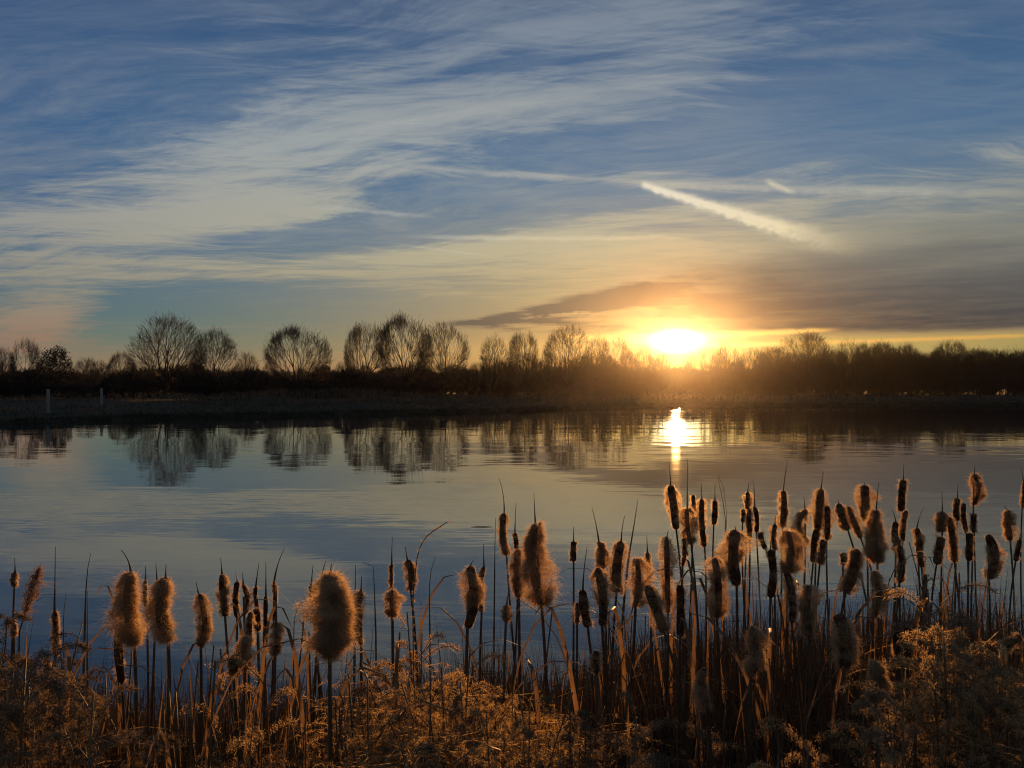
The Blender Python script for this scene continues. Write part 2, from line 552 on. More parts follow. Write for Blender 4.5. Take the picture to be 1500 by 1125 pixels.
def far_shore(x):
    return np.interp(x, SHORE[:, 0], SHORE[:, 1]) + 0.5 * wob(x, 0.35)


def near_shore(x):
    return 3.6 + np.interp(x, [-6, -2.5, -0.5, 1.0, 3.5, 8], [1.8, 1.5, 2.0, 3.2, 3.6, 3.8]) + 0.2 * wob(x, 1.3)


def sstep(x, a, b):
    t = np.clip((x - a) / (b - a), 0, 1)
    return t * t * (3 - 2 * t)


def ground_h(x, y):
    x, y = np.asarray(x, float), np.asarray(y, float)
    f = y - far_shore(x)
    far = np.where(f > 0, 0.30 * sstep(f, 0, 1.6) + 0.5 * sstep(f, 1.5, 24) + 0.12 * wob(x + y * 0.7, 0.21, 3.0) * sstep(f, 1, 8), -1.2 * sstep(-f, 0, 3.0))
    far = far - 0.02 * np.exp(-f * f / 0.3)
    n = near_shore(x) - y
    near = np.where(n > 0, 0.10 * sstep(n, 0, 1.0) + 0.55 * sstep(n, 3.0, 6.0) + 0.03 * wob(x + 2 * y, 2.1), -1.2 * sstep(-n, 0, 2.0))
    return np.maximum(far, near)


def axis(*parts):
    return np.unique(np.concatenate([np.linspace(a, b, n) for a, b, n in parts]))


gx = axis((-4000, -300, 14), (-300, -130, 18), (-130, 130, 131), (-8, 8, 65), (130, 300, 18), (300, 4000, 14))
gy = axis((-300, -10, 12), (-10, -2, 6), (-2, 9, 56), (9, 30, 12), (30, 160, 131), (160, 400, 14), (400, 6000, 12))
GX, GY = np.meshgrid(gx, gy)
s = Soup()
nx, ny = len(gx), len(gy)
i, j = np.meshgrid(np.arange(nx - 1), np.arange(ny - 1))
i, j = i.ravel(), j.ravel()
s.add(np.stack([GX, GY, ground_h(GX, GY)], -1), np.stack([j * nx + i, j * nx + i + 1, (j + 1) * nx + i + 1, (j + 1) * nx + i], 1))
m, out, pos = material('ground')
c1 = ramp(noise(pos, 0.35, 6, 0.6), [(0.3, (0.022, 0.024, 0.012)), (0.55, (0.05, 0.045, 0.024)), (0.8, (0.075, 0.062, 0.036))])
c2 = ramp(noise(pos, 9.0, 5, 0.65), [(0.3, (0.35, 0.35, 0.35)), (0.75, (1, 1, 1))])
bsdf(out, mix(1.0, c1, c2, 'MULTIPLY'), 0.95, spec=0.1)
tag(s.obj('ground', m, smooth=True), kind='structure')

# water: slopes of small wind ripples, crests lying across the view
s = Soup()
s.add([(-900, 1.2, 0), (900, 1.2, 0), (900, 260, 0), (-900, 260, 0)], [(0, 1, 2, 3)])
m, out, pos = material('water')
wx, wy, wz = xyz(pos)
fine = xyz(noise(vec(wx * 0.9, wy * 5.2, 1.0), 1.0, 2, 0.5, color=True))
midw = xyz(noise(vec(wx * 0.22, wy * 1.5, 5.0), 1.0, 2, 0.5, dist=0.4, color=True))
long = xyz(noise(vec(wx * 0.05, wy * 0.28, 9.0), 1.0, 1, 0.5, color=True))
patch = step(noise(vec(wx * 0.03, wy * 0.10, 14.0), 1.0, 3, 0.55), 0.36, 0.66)
amp = patch * 0.7 + 0.3
tiny = xyz(noise(vec(wx * 2.6, wy * 15.0, 4.0), 1.0, 1, 0.5, color=True))
sy = (tiny[1] - 0.5) * 0.034 * amp * step(wy, 34.0, 8.0) + (fine[1] - 0.5) * 0.040 * amp + (midw[1] - 0.5) * 0.028 * amp + (long[1] - 0.5) * 0.012 - (step(wy, 55.0, 100.0) * 0.0040 + 0.0045)   # mean tilt: wave faces turned to the viewer are the ones seen at a low angle
sx = (fine[0] - 0.5) * 0.012 * amp + (midw[0] - 0.5) * 0.010 * amp
nrm = S.nt.nodes.new('ShaderNodeVectorMath'); nrm.operation = 'NORMALIZE'
S.put(nrm, 0, vec(sx, sy, 1.0))
n = S.nt.nodes.new('ShaderNodeBsdfPrincipled')
n.inputs['Base Color'].default_value = (0.034, 0.042, 0.044, 1)
n.inputs['Roughness'].default_value = 0.015
n.inputs['IOR'].default_value = 1.42
S.put(n, 'Normal', S(nrm.outputs[0]))
S.nt.links.new(n.outputs[0], out.inputs[0])
tag(s.obj('water', m), kind='structure')

# thin haze over the lake, added to stand in for glare round the sun
s = Soup()
x0, x1, y0, y1, z0, z1 = -420, 420, -30, 440, -2.6, 26.0
s.add([(x0, y0, z0), (x1, y0, z0), (x1, y1, z0), (x0, y1, z0), (x0, y0, z1), (x1, y0, z1), (x1, y1, z1), (x0, y1, z1)],
      [(0, 3, 2, 1), (4, 5, 6, 7), (0, 1, 5, 4), (1, 2, 6, 5), (2, 3, 7, 6), (3, 0, 4, 7)])
m = bpy.data.materials.new('haze'); m.use_nodes = True
S.nt = m.node_tree; S.nt.nodes.clear()
out = S.nt.nodes.new('ShaderNodeOutputMaterial')
pv = S.nt.nodes.new('ShaderNodeVolumePrincipled')
pv.inputs['Color'].default_value = (0.95, 0.92, 0.88, 1)
pv.inputs['Density'].default_value = 0.00005
pv.inputs['Anisotropy'].default_value = 0.93
S.nt.links.new(pv.outputs[0], out.inputs['Volume'])
m.cycles.homogeneous_volume = True
tag(s.obj('haze', m), kind='stuff')

# ---------------------------------------------------------------- bare winter trees on the far bank
def grow(seed, H, fork, rx, rz, natt=520, step_=0.30, upright=0.12, ncore=0.45, lean=0.0):
    """space colonisation: returns node points, parents and radii of a bare tree with a domed crown"""
    g = np.random.default_rng(seed)
    zc = H - rz
    a = unit(g.normal(size=(natt, 3))) * (g.random((natt, 1)) ** (1 / 3 * ncore * 1.6))
    lump = 1 + 0.08 * np.sin(np.arctan2(a[:, 1], a[:, 0]) * 3 + seed) * 1 + 0.05 * np.sin(a[:, 2] * 7 + np.arctan2(a[:, 1], a[:, 0]) * 5 + seed * 2)
    a = a * np.array([rx, rx, rz]) * lump[:, None]
    a[:, 2] += zc
    rise = a[:, 2] - fork * 0.8
    a = a[rise > np.hypot(a[:, 0], a[:, 1]) * 0.30]
    P = [np.array([0, 0, 0.0])]; par = [-1]
    nseg = max(2, int(fork / step_))
    for k in range(nseg):
        P.append(np.array([lean * (k + 1) / nseg + g.normal() * 0.03, g.normal() * 0.03, (k + 1) * fork / nseg])); par.append(len(P) - 2)
    P = np.array(P); par = list(par)
    near = np.full(len(a), 1e9); who = np.zeros(len(a), int)
    alive = np.ones(len(a), bool); nk = np.zeros(len(P), int)

    def upd(first):
        D = np.linalg.norm(a[:, None] - P[None, first:], axis=2)
        k = D.argmin(1); d = D[np.arange(len(a)), k]
        b = d < near
        near[b] = d[b]; who[b] = k[b] + first
    upd(nseg)
    for it in range(70):
        act = alive
        if not act.any(): break
        first = len(P)
        vecs = unit(a[act] - P[who[act]])
        w = who[act]
        u, inv = np.unique(w, return_inverse=True)
        acc = np.zeros((len(u), 3)); np.add.at(acc, inv, vecs)
        crowded = nk[u] >= 3
        ai = np.where(act)[0]; alive[ai[crowded[inv]]] = False
        u, acc = u[~crowded], acc[~crowded]
        if not len(u): continue
        nk[u] += 1; nk = np.concatenate([nk, np.zeros(len(u), int)])
        acc = unit(unit(acc) + 0.42 * unit(P[u] - [0, 0, fork * 0.7]) + np.array([0, 0, upright]) + g.normal(size=acc.shape) * 0.09)
        P = np.concatenate([P, P[u] + acc * step_]); par += list(u)
        upd(first)
        alive &= near > step_ * 1.05
        if len(P) > 6500: break
    par = np.array(par); n = len(P)
    kids = np.zeros(n); rad3 = np.zeros(n)
    for k in range(n - 1, 0, -1):
        if rad3[k] == 0: rad3[k] = 0.0075 ** 2.05
        rad3[par[k]] += rad3[k]; kids[par[k]] += 1
    r = rad3 ** (1 / 2.05)
    r[0] *= 1.25
    return P, par, r, kids, g


def tree_meshes(seed, H, fork, rx, rz, natt=520, twigs=3, tw=(0.45, 1.0), trad=0.0085, **kw):
    P, par, r, kids, g = grow(seed, H, fork, rx, rz, natt, **kw)
    ch = np.arange(1, len(P)); pa = par[1:]
    thick = r[ch] > 0.045
    tr, cr = Soup(), Soup()
    tr.tubes(P[pa][thick], P[ch][thick], np.minimum(r[pa], r[ch] * 1.25)[thick], r[ch][thick], 6)
    th = ~thick
    cr.tubes(P[pa][th], P[ch][th], np.minimum(r[pa], r[ch] * 1.2)[th], r[ch][th], 3)
    # twigs on the thin outer wood
    thin = np.where((r[ch] < 0.05))[0]
    base = np.repeat(thin, twigs)
    d0 = unit(P[ch[base]] - P[pa[base]])
    p0 = P[pa[base]] + (P[ch[base]] - P[pa[base]]) * g.random((len(base), 1))
    d = unit(d0 + 0.6 * unit(p0 - [0, 0, fork]) + g.normal(size=d0.shape) * 0.42 + np.array([0, 0, 0.1]))
    L = g.uniform(*tw, len(base))[:, None]
    p1 = p0 + d * L * 0.5
    d2 = unit(d + g.normal(size=d0.shape) * 0.25 + np.array([0, 0, 0.18]))
    p2 = p1 + d2 * L * 0.5
    cr.tubes(p0, p1, trad, trad * 0.8, 3); cr.tubes(p1, p2, trad * 0.8, trad * 0.45, 3)
    for q, dd in ((p1, d), (p0 * 0.5 + p1 * 0.5, d)):
        e = unit(dd + g.normal(size=dd.shape) * 0.6 + np.array([0, 0, 0.2]))
        cr.tubes(q, q + e * L * g.uniform(0.3, 0.6, (len(q), 1)), trad * 0.75, trad * 0.4, 3)
    return tr.mesh('trunk', M_BARK), cr.mesh('crown', M_TWIG)


def fan_tree(seed, H, fork, rx, rz, limbs=8, levels=8, low=8.0, spread=0.50, r0=0.26, twigs=1, tw=(0.4, 0.85), trad=0.012):
    """a bare tree of straight limbs that fork again and again until they meet the crown's outline"""
    g = np.random.default_rng(seed)
    tr, cr = Soup(), Soup()
    lean = np.array([g.normal(0, 0.25), g.normal(0, 0.25), 0])
    tz = np.linspace(0, 1, 6)[:, None]
    trunk = np.array([0, 0, fork]) * tz + lean * tz ** 2
    tr.path(trunk, r0 * np.array([1.5, 1.15, 1.0, 0.96, 0.94, 0.95]), 8)
    ph = g.uniform(0, 6.28, 3)

    def room(P, D):
        """distance along D to the crown's lumpy outline"""
        az = np.arctan2(D[:, 1], D[:, 0])
        k = 1 + 0.10 * np.sin(az * 2 + ph[0]) + 0.07 * np.sin(az * 5 + ph[1] + D[:, 2] * 4) + 0.05 * np.sin(az * 9 + ph[2] + D[:, 2] * 9)
        S_ = np.array([rx, rx, rz]); c = np.array([0, 0, H - rz])
        q = (P - c) / S_; d = D / S_
        A_ = (d * d).sum(1); B_ = (q * d).sum(1); C_ = (q * q).sum(1) - k ** 2
        return (-B_ + np.sqrt(np.maximum(B_ * B_ - A_ * C_, 0))) / A_

    n = limbs
    el = np.arcsin(np.clip(np.linspace(math.sin(R(low)), 0.97, n) + g.normal(0, 0.03, n), 0.02, 0.995))
    az = np.arange(n) * 2.39996 + g.uniform(0, 6.28) + g.normal(0, 0.25, n)
    D = np.stack([np.cos(el) * np.cos(az), np.cos(el) * np.sin(az), np.sin(el)], 1)
    hgt = np.where(el > 1.0, 1.0, g.uniform(0.62, 1.0, n))
    P = np.stack([np.interp(hgt, tz[:, 0], trunk[:, k]) for k in range(3)], 1)
    rad = r0 * g.uniform(0.34, 0.56, n)
    E0, E1, RR = [], [], []
    for lev in range(levels):
        t = room(P, D)
        ok = t > 0.30
        P, D, rad, t = P[ok], D[ok], rad[ok], t[ok]
        if not len(P): break
        seg = t * g.uniform(0.20, 0.38, len(P)) if lev < levels - 1 else t * g.uniform(0.5, 1.0, len(P))
        seg = np.clip(seg, 0.25, 2.6)
        bend = g.normal(size=D.shape) * 0.07
        M = P + (D + bend) * (seg * 0.5)[:, None]
        Q = P + D * seg[:, None]
        r1 = np.maximum(rad * 0.82, 0.0125)
        big = rad > 0.055
        for soup, m in ((tr, big), (cr, ~big)):
            soup.tubes(P[m], M[m], rad[m], (rad * 0.9)[m], 5 if soup is tr else 3); soup.tubes(M[m], Q[m], (rad * 0.9)[m], r1[m], 5 if soup is tr else 3)
        if lev >= 2: E0.append(P); E1.append(Q); RR.append(rad)
        kids = 2 + (g.random(len(P)) < 0.20)
        idx = np.repeat(np.arange(len(P)), kids)
        ax_, bx_ = frame(D[idx])
        th = g.uniform(0, 6.28, len(P))[idx] + np.concatenate([np.arange(k) * 2 * np.pi / k for k in kids]) + g.normal(0, 0.3, len(idx))
        dev = spread * g.uniform(0.45, 1.15, len(idx))
        nd = D[idx] * np.cos(dev)[:, None] + (ax_ * np.cos(th)[:, None] + bx_ * np.sin(th)[:, None]) * np.sin(dev)[:, None]
        out_ = unit(Q[idx] - np.array([0, 0, fork * 0.6]))
        D = unit(nd + out_ * 0.16)
        P = Q[idx]; rad = np.maximum(r1[idx] * g.uniform(0.64, 0.86, len(idx)), 0.0115)
        if len(P) > 9000:
            keep = g.random(len(P)) < 9000 / len(P)
            P, D, rad = P[keep], D[keep], rad[keep]
    P0, P1, rr = np.concatenate(E0), np.concatenate(E1), np.concatenate(RR)
    m = rr < 0.05
    i = np.repeat(np.where(m)[0], twigs)
    if len(i) > 16000: i = g.choice(i, 16000, replace=False)
    p0 = P0[i] + (P1 - P0)[i] * g.random((len(i), 1))
    d = unit(unit(P1[i] - P0[i]) + g.normal(size=p0.shape) * 0.38 + 0.25 * unit(p0 - [0, 0, fork]))
    L = np.minimum(g.uniform(*tw, len(i)), room(p0, d) + 0.25)[:, None]
    cr.tubes(p0, p0 + d * L, trad, trad * 0.4, 3)
    return tr.mesh('trunk', M_BARK), cr.mesh('crown', M_TWIG)


# kinds: height, fork height, crown half-width, crown half-height
KINDS = {
    'dome': fan_tree(11, 12, 2.6, 5.4, 5.1, 14),
    'dome2': fan_tree(23, 12, 2.9, 5.0, 5.0, 13),
    'dome3': fan_tree(29, 12, 2.2, 5.2, 5.3, 15, low=4),
    'fan': fan_tree(37, 12, 2.2, 5.6, 5.4, 14, low=12, r0=0.30),
    'fan2': fan_tree(59, 12, 3.0, 5.0, 4.8, 12, low=14),
    'tall': fan_tree(41, 12, 3.0, 3.6, 5.0, 10, levels=7, low=18),
    'sparse': fan_tree(53, 12, 2.6, 4.2, 5.0, 9, levels=7, low=18, twigs=2, r0=0.18),
    'spiky': fan_tree(67, 12, 1.6, 3.4, 5.6, 9, levels=7, low=35, spread=0.30, twigs=2, r0=0.17),
}
BUSH = {
    'thicket': tree_meshes(71, 5, 0.35, 3.0, 2.6, 420, twigs=6, tw=(0.4, 0.9), trad=0.02),
    'thicket2': tree_meshes(83, 5, 0.30, 3.4, 2.5, 420, twigs=6, tw=(0.4, 1.0), trad=0.02),
    'thicket3': tree_meshes(97, 5, 0.30, 2.6, 2.6, 380, twigs=7, tw=(0.3, 0.8), trad=0.02),
}
# the one with leaves still on
P, par, r, kids, g = grow(103, 7, 1.2, 3.0, 3.0, 420)
tr, cr = Soup(), Soup()
ch = np.arange(1, len(P)); pa = par[1:]
tr.tubes(P[pa], P[ch], np.minimum(r[pa], r[ch] * 1.2), r[ch], 4)
pp = np.repeat(P[r < 0.05], 9, 0) + g.normal(size=(int((r < 0.05).sum()) * 9, 3)) * 0.22
cr.fibres(pp, g.normal(size=pp.shape), g.uniform(0.15, 0.3, len(pp)), 0.13, 0.4, g=g)
KINDS['leafy'] = (tr.mesh('trunk', M_BARK), cr.mesh('crown', M_TWIG))
H0 = {k: 12.0 for k in KINDS}; H0['leafy'] = 7.0
W0 = {'dome': 11.6, 'dome2': 10.8, 'fan': 12.0, 'dome3': 11.2, 'fan2': 10.8, 'tall': 8.2, 'sparse': 9.2, 'spiky': 7.4, 'leafy': 6.4}

tree_rng = np.random.default_rng(5)


def tree(px, ytop, width, d, kind, label, group=None, name='bare_tree', cat='tree'):
    d = d * 1.6
    x = (px - 750) / FPX * d
    z = float(ground_h(x, d)) - 0.15
    top = CAM_H + (HORIZON - ytop) / FPX * d
    sz = (top - z) / H0[kind]; sw = width / FPX * d / W0[kind]
    t = thing(name, (x, d, z), label, cat, group)
    for nm, me in zip(('trunk', 'crown'), KINDS[kind]): link(nm, me, t)
    t.scale = (sw, sw, sz); t.rotation_euler = (float(tree_rng.normal(0, 0.03)), float(tree_rng.normal(0, 0.04)), float(tree_rng.uniform(0, 6.28)))
    return t


TREES = [
    # px, top, width, distance, kind, label
    (2, 506, 40, 92, 'sparse', 'slight bare tree cut by the left picture edge'),
    (38, 493, 50, 96, 'sparse', 'slender open bare tree left of the dark leafy tree'),
    (128, 522, 44, 118, 'sparse', 'low pale bare tree just right of the dark leafy tree'),
    (176, 514, 46, 112, 'dome2', 'small round bare tree left of the tallest dome on that bank'),
    (240, 461, 112, 100, 'fan', 'broad black domed bare tree, first big tree from the left'),
    (316, 480, 66, 104, 'dome2', 'round bare tree touching the right side of the first big dome'),
    (361, 513, 38, 112, 'sparse', 'small thin bare tree in the gap before the mushroom-shaped tree'),
    (436, 477, 106, 103, 'dome', 'mushroom-shaped bare tree standing alone with open sky both sides'),
    (538, 471, 84, 108, 'fan2', 'bare tree forming the left shoulder of the three joined domes'),
    (596, 459, 92, 108, 'dome', 'tallest bare tree, middle of the three joined domes'),
    (650, 472, 84, 110, 'dome3', 'bare tree forming the right shoulder of the three joined domes'),
    (724, 487, 52, 116, 'tall', 'narrow bare tree, first of the row leading to the sun'),
    (772, 484, 58, 118, 'fan2', 'low domed bare tree, second of the row leading to the sun'),
    (830, 475, 86, 118, 'dome3', 'wide dense bare tree, tallest of the row leading to the sun'),
    (872, 485, 44, 121, 'tall', 'slim bare tree leaning on the wide dense one near the sun'),
    (902, 487, 54, 124, 'spiky', 'spindly bare tree with golden sky behind, left of the sun'),
    (942, 505, 34, 128, 'sparse', 'tiny thin bare tree just left below the sun'),
    (968, 515, 30, 130, 'sparse', 'lowest scrubby bare tree directly beside the sun glare'),
    (1040, 504, 40, 134, 'spiky', 'spindly bare tree just right of the sun glare'),
    (1068, 496, 38, 134, 'spiky', 'thin upright bare tree, second right of the sun glare'),
    (1102, 507, 54, 134, 'sparse', 'loose bare tree between the sun glare and the big right dome'),
    (1180, 486, 88, 128, 'dome', 'big domed bare tree, highest on the right half of the bank'),
    (1242, 493, 50, 130, 'tall', 'narrow bare tree at the right foot of the big right dome'),
    (1290, 499, 58, 132, 'dome2', 'bare tree in the right wood below the gold cloud line'),
    (1330, 502, 46, 133, 'fan', 'fan-shaped bare tree in the right wood beside the double crown'),
    (1390, 496, 58, 132, 'fan2', 'double crowned bare tree rising over the right wood'),
    (1436, 510, 50, 134, 'dome2', 'low rounded bare tree near the right end of the wood'),
    (1476, 512, 50, 135, 'tall', 'last bare tree of the wood at the right picture edge'),
]
for a_ in TREES: tree(*a_)
tree(84, 508, 50, 97, 'leafy', 'dense dark leafy tree among bare ones on the left bank', None, 'leafy_tree')

# smaller growth filling the wood between and behind those trees
gf = np.random.default_rng(9)
for k in range(44):
    px = 1120 + (k + gf.random()) * 430 / 44
    tree(px, gf.uniform(499, 518), gf.uniform(38, 62), gf.uniform(138, 165), ['sparse', 'tall', 'fan', 'spiky', 'fan2', 'sparse'][k % 6],
         'small bare tree massed in the dark wood on the right bank', 'small bare trees of the right wood')
for k in range(40):
    px = 690 + (k + gf.random()) * 440 / 40
    tree(px, gf.uniform(508, 531) + (9 if 925 < px < 1050 else 0), gf.uniform(26, 46), gf.uniform(128, 155), ['sparse', 'spiky', 'tall'][k % 3],
         'small bare tree low in the wood under the sun', 'small bare trees under the sun')
for k in range(30):
    px = -20 + (k + gf.random()) * 700 / 30
    tree(px, gf.uniform(524, 540), gf.uniform(26, 48), gf.uniform(118, 150), ['sparse', 'tall', 'spiky'][k % 3],
         'small bare tree between the big domes on the left bank', 'small bare trees between the big domes')

# the dark far wood that closes the gaps: thickety trees standing well behind
for k in range(170):
    row = k % 3
    px = -90 + (k + gf.random()) * 1700 / 170
    d = 285 + row * 34 + gf.uniform(-10, 10)
    top = np.interp(px, [0, 60, 180, 260, 400, 560, 700, 850, 1000, 1150, 1300, 1500], [543, 540, 543, 538, 546, 540, 539, 535, 541, 534, 527, 524]) + gf.uniform(-4, 10) + (row - 1) * -2
    x = (px - 750) / FPX * d
    z = float(ground_h(x, d)) - 0.1
    h = CAM_H + (HORIZON - top) / FPX * d - z
    where = 'behind the domed trees on the left bank' if px < 690 else 'in the gap under the sun' if px < 1110 else 'behind the wood on the right bank'
    t = thing('thicket_tree', (x, d, z), 'dense dark bushy tree in the far wood ' + where, 'tree', 'bushy trees of the far wood ' + where)
    for nm, me in zip(('trunk', 'crown'), BUSH[['thicket', 'thicket2', 'thicket3'][k % 3]]): link(nm, me, t)
    sw = gf.uniform(1.5, 2.1)
    t.scale = (sw, sw, h / 5.0); t.rotation_euler = (0, 0, gf.uniform(0, 6.28))
# low shrubs at the feet of the front trees
for k in range(54):
    px = -30 + (k + gf.random()) * 1590 / 54
    d = np.interp(px, [-60, 0, 400, 750, 950, 1200, 1500, 1600], [126, 128, 136, 148, 165, 174, 178, 180]) + gf.uniform(-6, 10)
    x = (px - 750) / FPX * d
    z = float(ground_h(x, d)) - 0.1
    h = gf.uniform(1.8, 4.0) * np.interp(px, [0, 200, 330, 700, 1000, 1300], [1.0, 1.3, 1.25, 1.1, 0.9, 1.2])
    where = 'feet of the domed trees' if px < 690 else 'water below the sun' if px < 1110 else 'foot of the right wood'
    t = thing('shrub', (x, d, z), 'low dark leafless shrub at the ' + where, 'shrub', 'low shrubs at the ' + where)
    for nm, me in zip(('trunk', 'crown'), BUSH[['thicket', 'thicket2', 'thicket3'][k % 3]]): link(nm, me, t)
    sw = gf.uniform(0.7, 1.25)
    t.scale = (sw, sw, h / 5.0); t.rotation_euler = (0, 0, gf.uniform(0, 6.28))

# pale reeds along the foot of the shrubs, rough grass on the bank and its edge
gr = np.random.default_rng(15)
s = Soup()
n = 5200
px = gr.uniform(-60, 1560, n)
base_d = np.interp(px, [-60, 0, 400, 750, 950, 1200, 1500, 1600], [84, 86, 96, 110, 128, 135, 139, 141]) + gr.uniform(-5, 5, n)
keep = gr.random(n) < np.interp(px, [0, 250, 300, 480, 560, 640, 700, 900, 1100, 1500], [0.25, 0.4, 0.9, 1, 0.6, 0.9, 0.6, 0.5, 0.35, 0.3])
px, d = px[keep], base_d[keep]
x = (px - 750) / FPX * d
p = np.stack([x, d, ground_h(x, d)], 1)
h = gr.uniform(0.8, 1.5, len(p)) * np.interp(px, [0, 300, 420, 560, 640, 760, 1500], [0.7, 0.8, 1.15, 1.0, 0.8, 0.8, 0.6])
tip = p + np.stack([gr.normal(0, 0.12, len(p)), gr.normal(0, 0.1, len(p)), h], 1)
s.tubes(p, tip, 0.012, 0.007, 3)
s.fibres(np.repeat(tip - [0, 0, 0.25], 4, 0), np.array([0.25, 0, 1]) + gr.normal(size=(len(p) * 4, 3)) * 0.3, gr.uniform(0.2, 0.42, len(p) * 4), 0.05, 0.5, g=gr)
tag(s.obj('reeds', M_FARREED), kind='stuff')

s = Soup()
n = 42000
x = gr.uniform(-75, 85, n)
f = np.where(gr.random(n) < 0.6, gr.uniform(-0.2, 2.2, n), gr.uniform(1.5, 26, n))
y = far_shore(x) + f
p = np.stack([x, y, ground_h(x, y) - 0.03], 1)
clump = 0.5 + 0.5 * np.sin(x * 1.7 + 2 * np.sin(x * 0.6)) * np.sin(y * 1.3)
s.fibres(p, np.array([0, 0, 1.0]) + gr.normal(size=p.shape) * [0.5, 0.5, 0.1], gr.uniform(0.2, 0.5, n) * (0.6 + 0.8 * clump), 0.045, 0.6, 0.5, g=gr)
tag(s.obj('grass', M_GRASS), kind='stuff')

# two posts on the near corner of the left bank
for px, yt, yb, lab in ((71, 570, 606, 'tall pale wooden post at the water corner of the left bank'), (149, 569, 590, 'shorter pale wooden post farther back along the left bank')):
    d = 66.0 if px < 100 else 84.0
    x = (px - 750) / FPX * d
    z = float(ground_h(x, d)) - 0.1
    top = CAM_H + (HORIZON - yt) / FPX * d
    t = thing('wooden_post', (x, d, z), lab, 'post')
    s = Soup(); w = 0.10; hh = top - z
    c = [(-w, -w), (w, -w), (w, w), (-w, w)]
    b = w * 0.82
    c2 = [(-b, -b), (b, -b), (b, b), (-b, b)]
    v = [(a_, b_, 0) for a_, b_ in c] + [(a_, b_, hh - 0.06) for a_, b_ in c] + [(a_, b_, hh) for a_, b_ in c2]
    s.add(v, [(0, 1, 5, 4), (1, 2, 6, 5), (2, 3, 7, 6), (3, 0, 4, 7), (4, 5, 9, 8), (5, 6, 10, 9), (6, 7, 11, 10), (7, 4, 8, 11), (8, 9, 10, 11)])
    s.obj('shaft', M_POST, t)
    t.rotation_euler = (R(1.5), R(-1), R(38))

# ducks far out near the opposite bank
for px, py, ang, lab in ((907, 608, 20, 'tiny duck swimming left of the reflected sun'), (1009, 606, 160, 'tiny duck just right of the top of the reflected sun'),
                         (1018, 609, 200, 'tiny duck following the one beside the reflected sun'), (1027, 604, 185, 'tiny duck farthest right of the reflected sun')):
    d = CAM_H * FPX / (py - HORIZON) * 1.02
    x = (px - 750) / FPX * d
    t = thing('duck', (x, d, 0), lab, 'duck')
    s = Soup()
    s.path([(-0.30, 0, 0.13), (-0.24, 0, 0.10), (-0.12, 0, 0.06), (0.02, 0, 0.055), (0.14, 0, 0.08), (0.20, 0, 0.13), (0.21, 0, 0.20), (0.215, 0, 0.255), (0.25, 0, 0.285), (0.295, 0, 0.275), (0.335, 0, 0.262)],
           [0.012, 0.045, 0.095, 0.11, 0.085, 0.05, 0.033, 0.036, 0.045, 0.028, 0.012], 10)
    s.obj('body', M_DUCK, t, True)
    t.rotation_euler = (0, 0, R(ang))

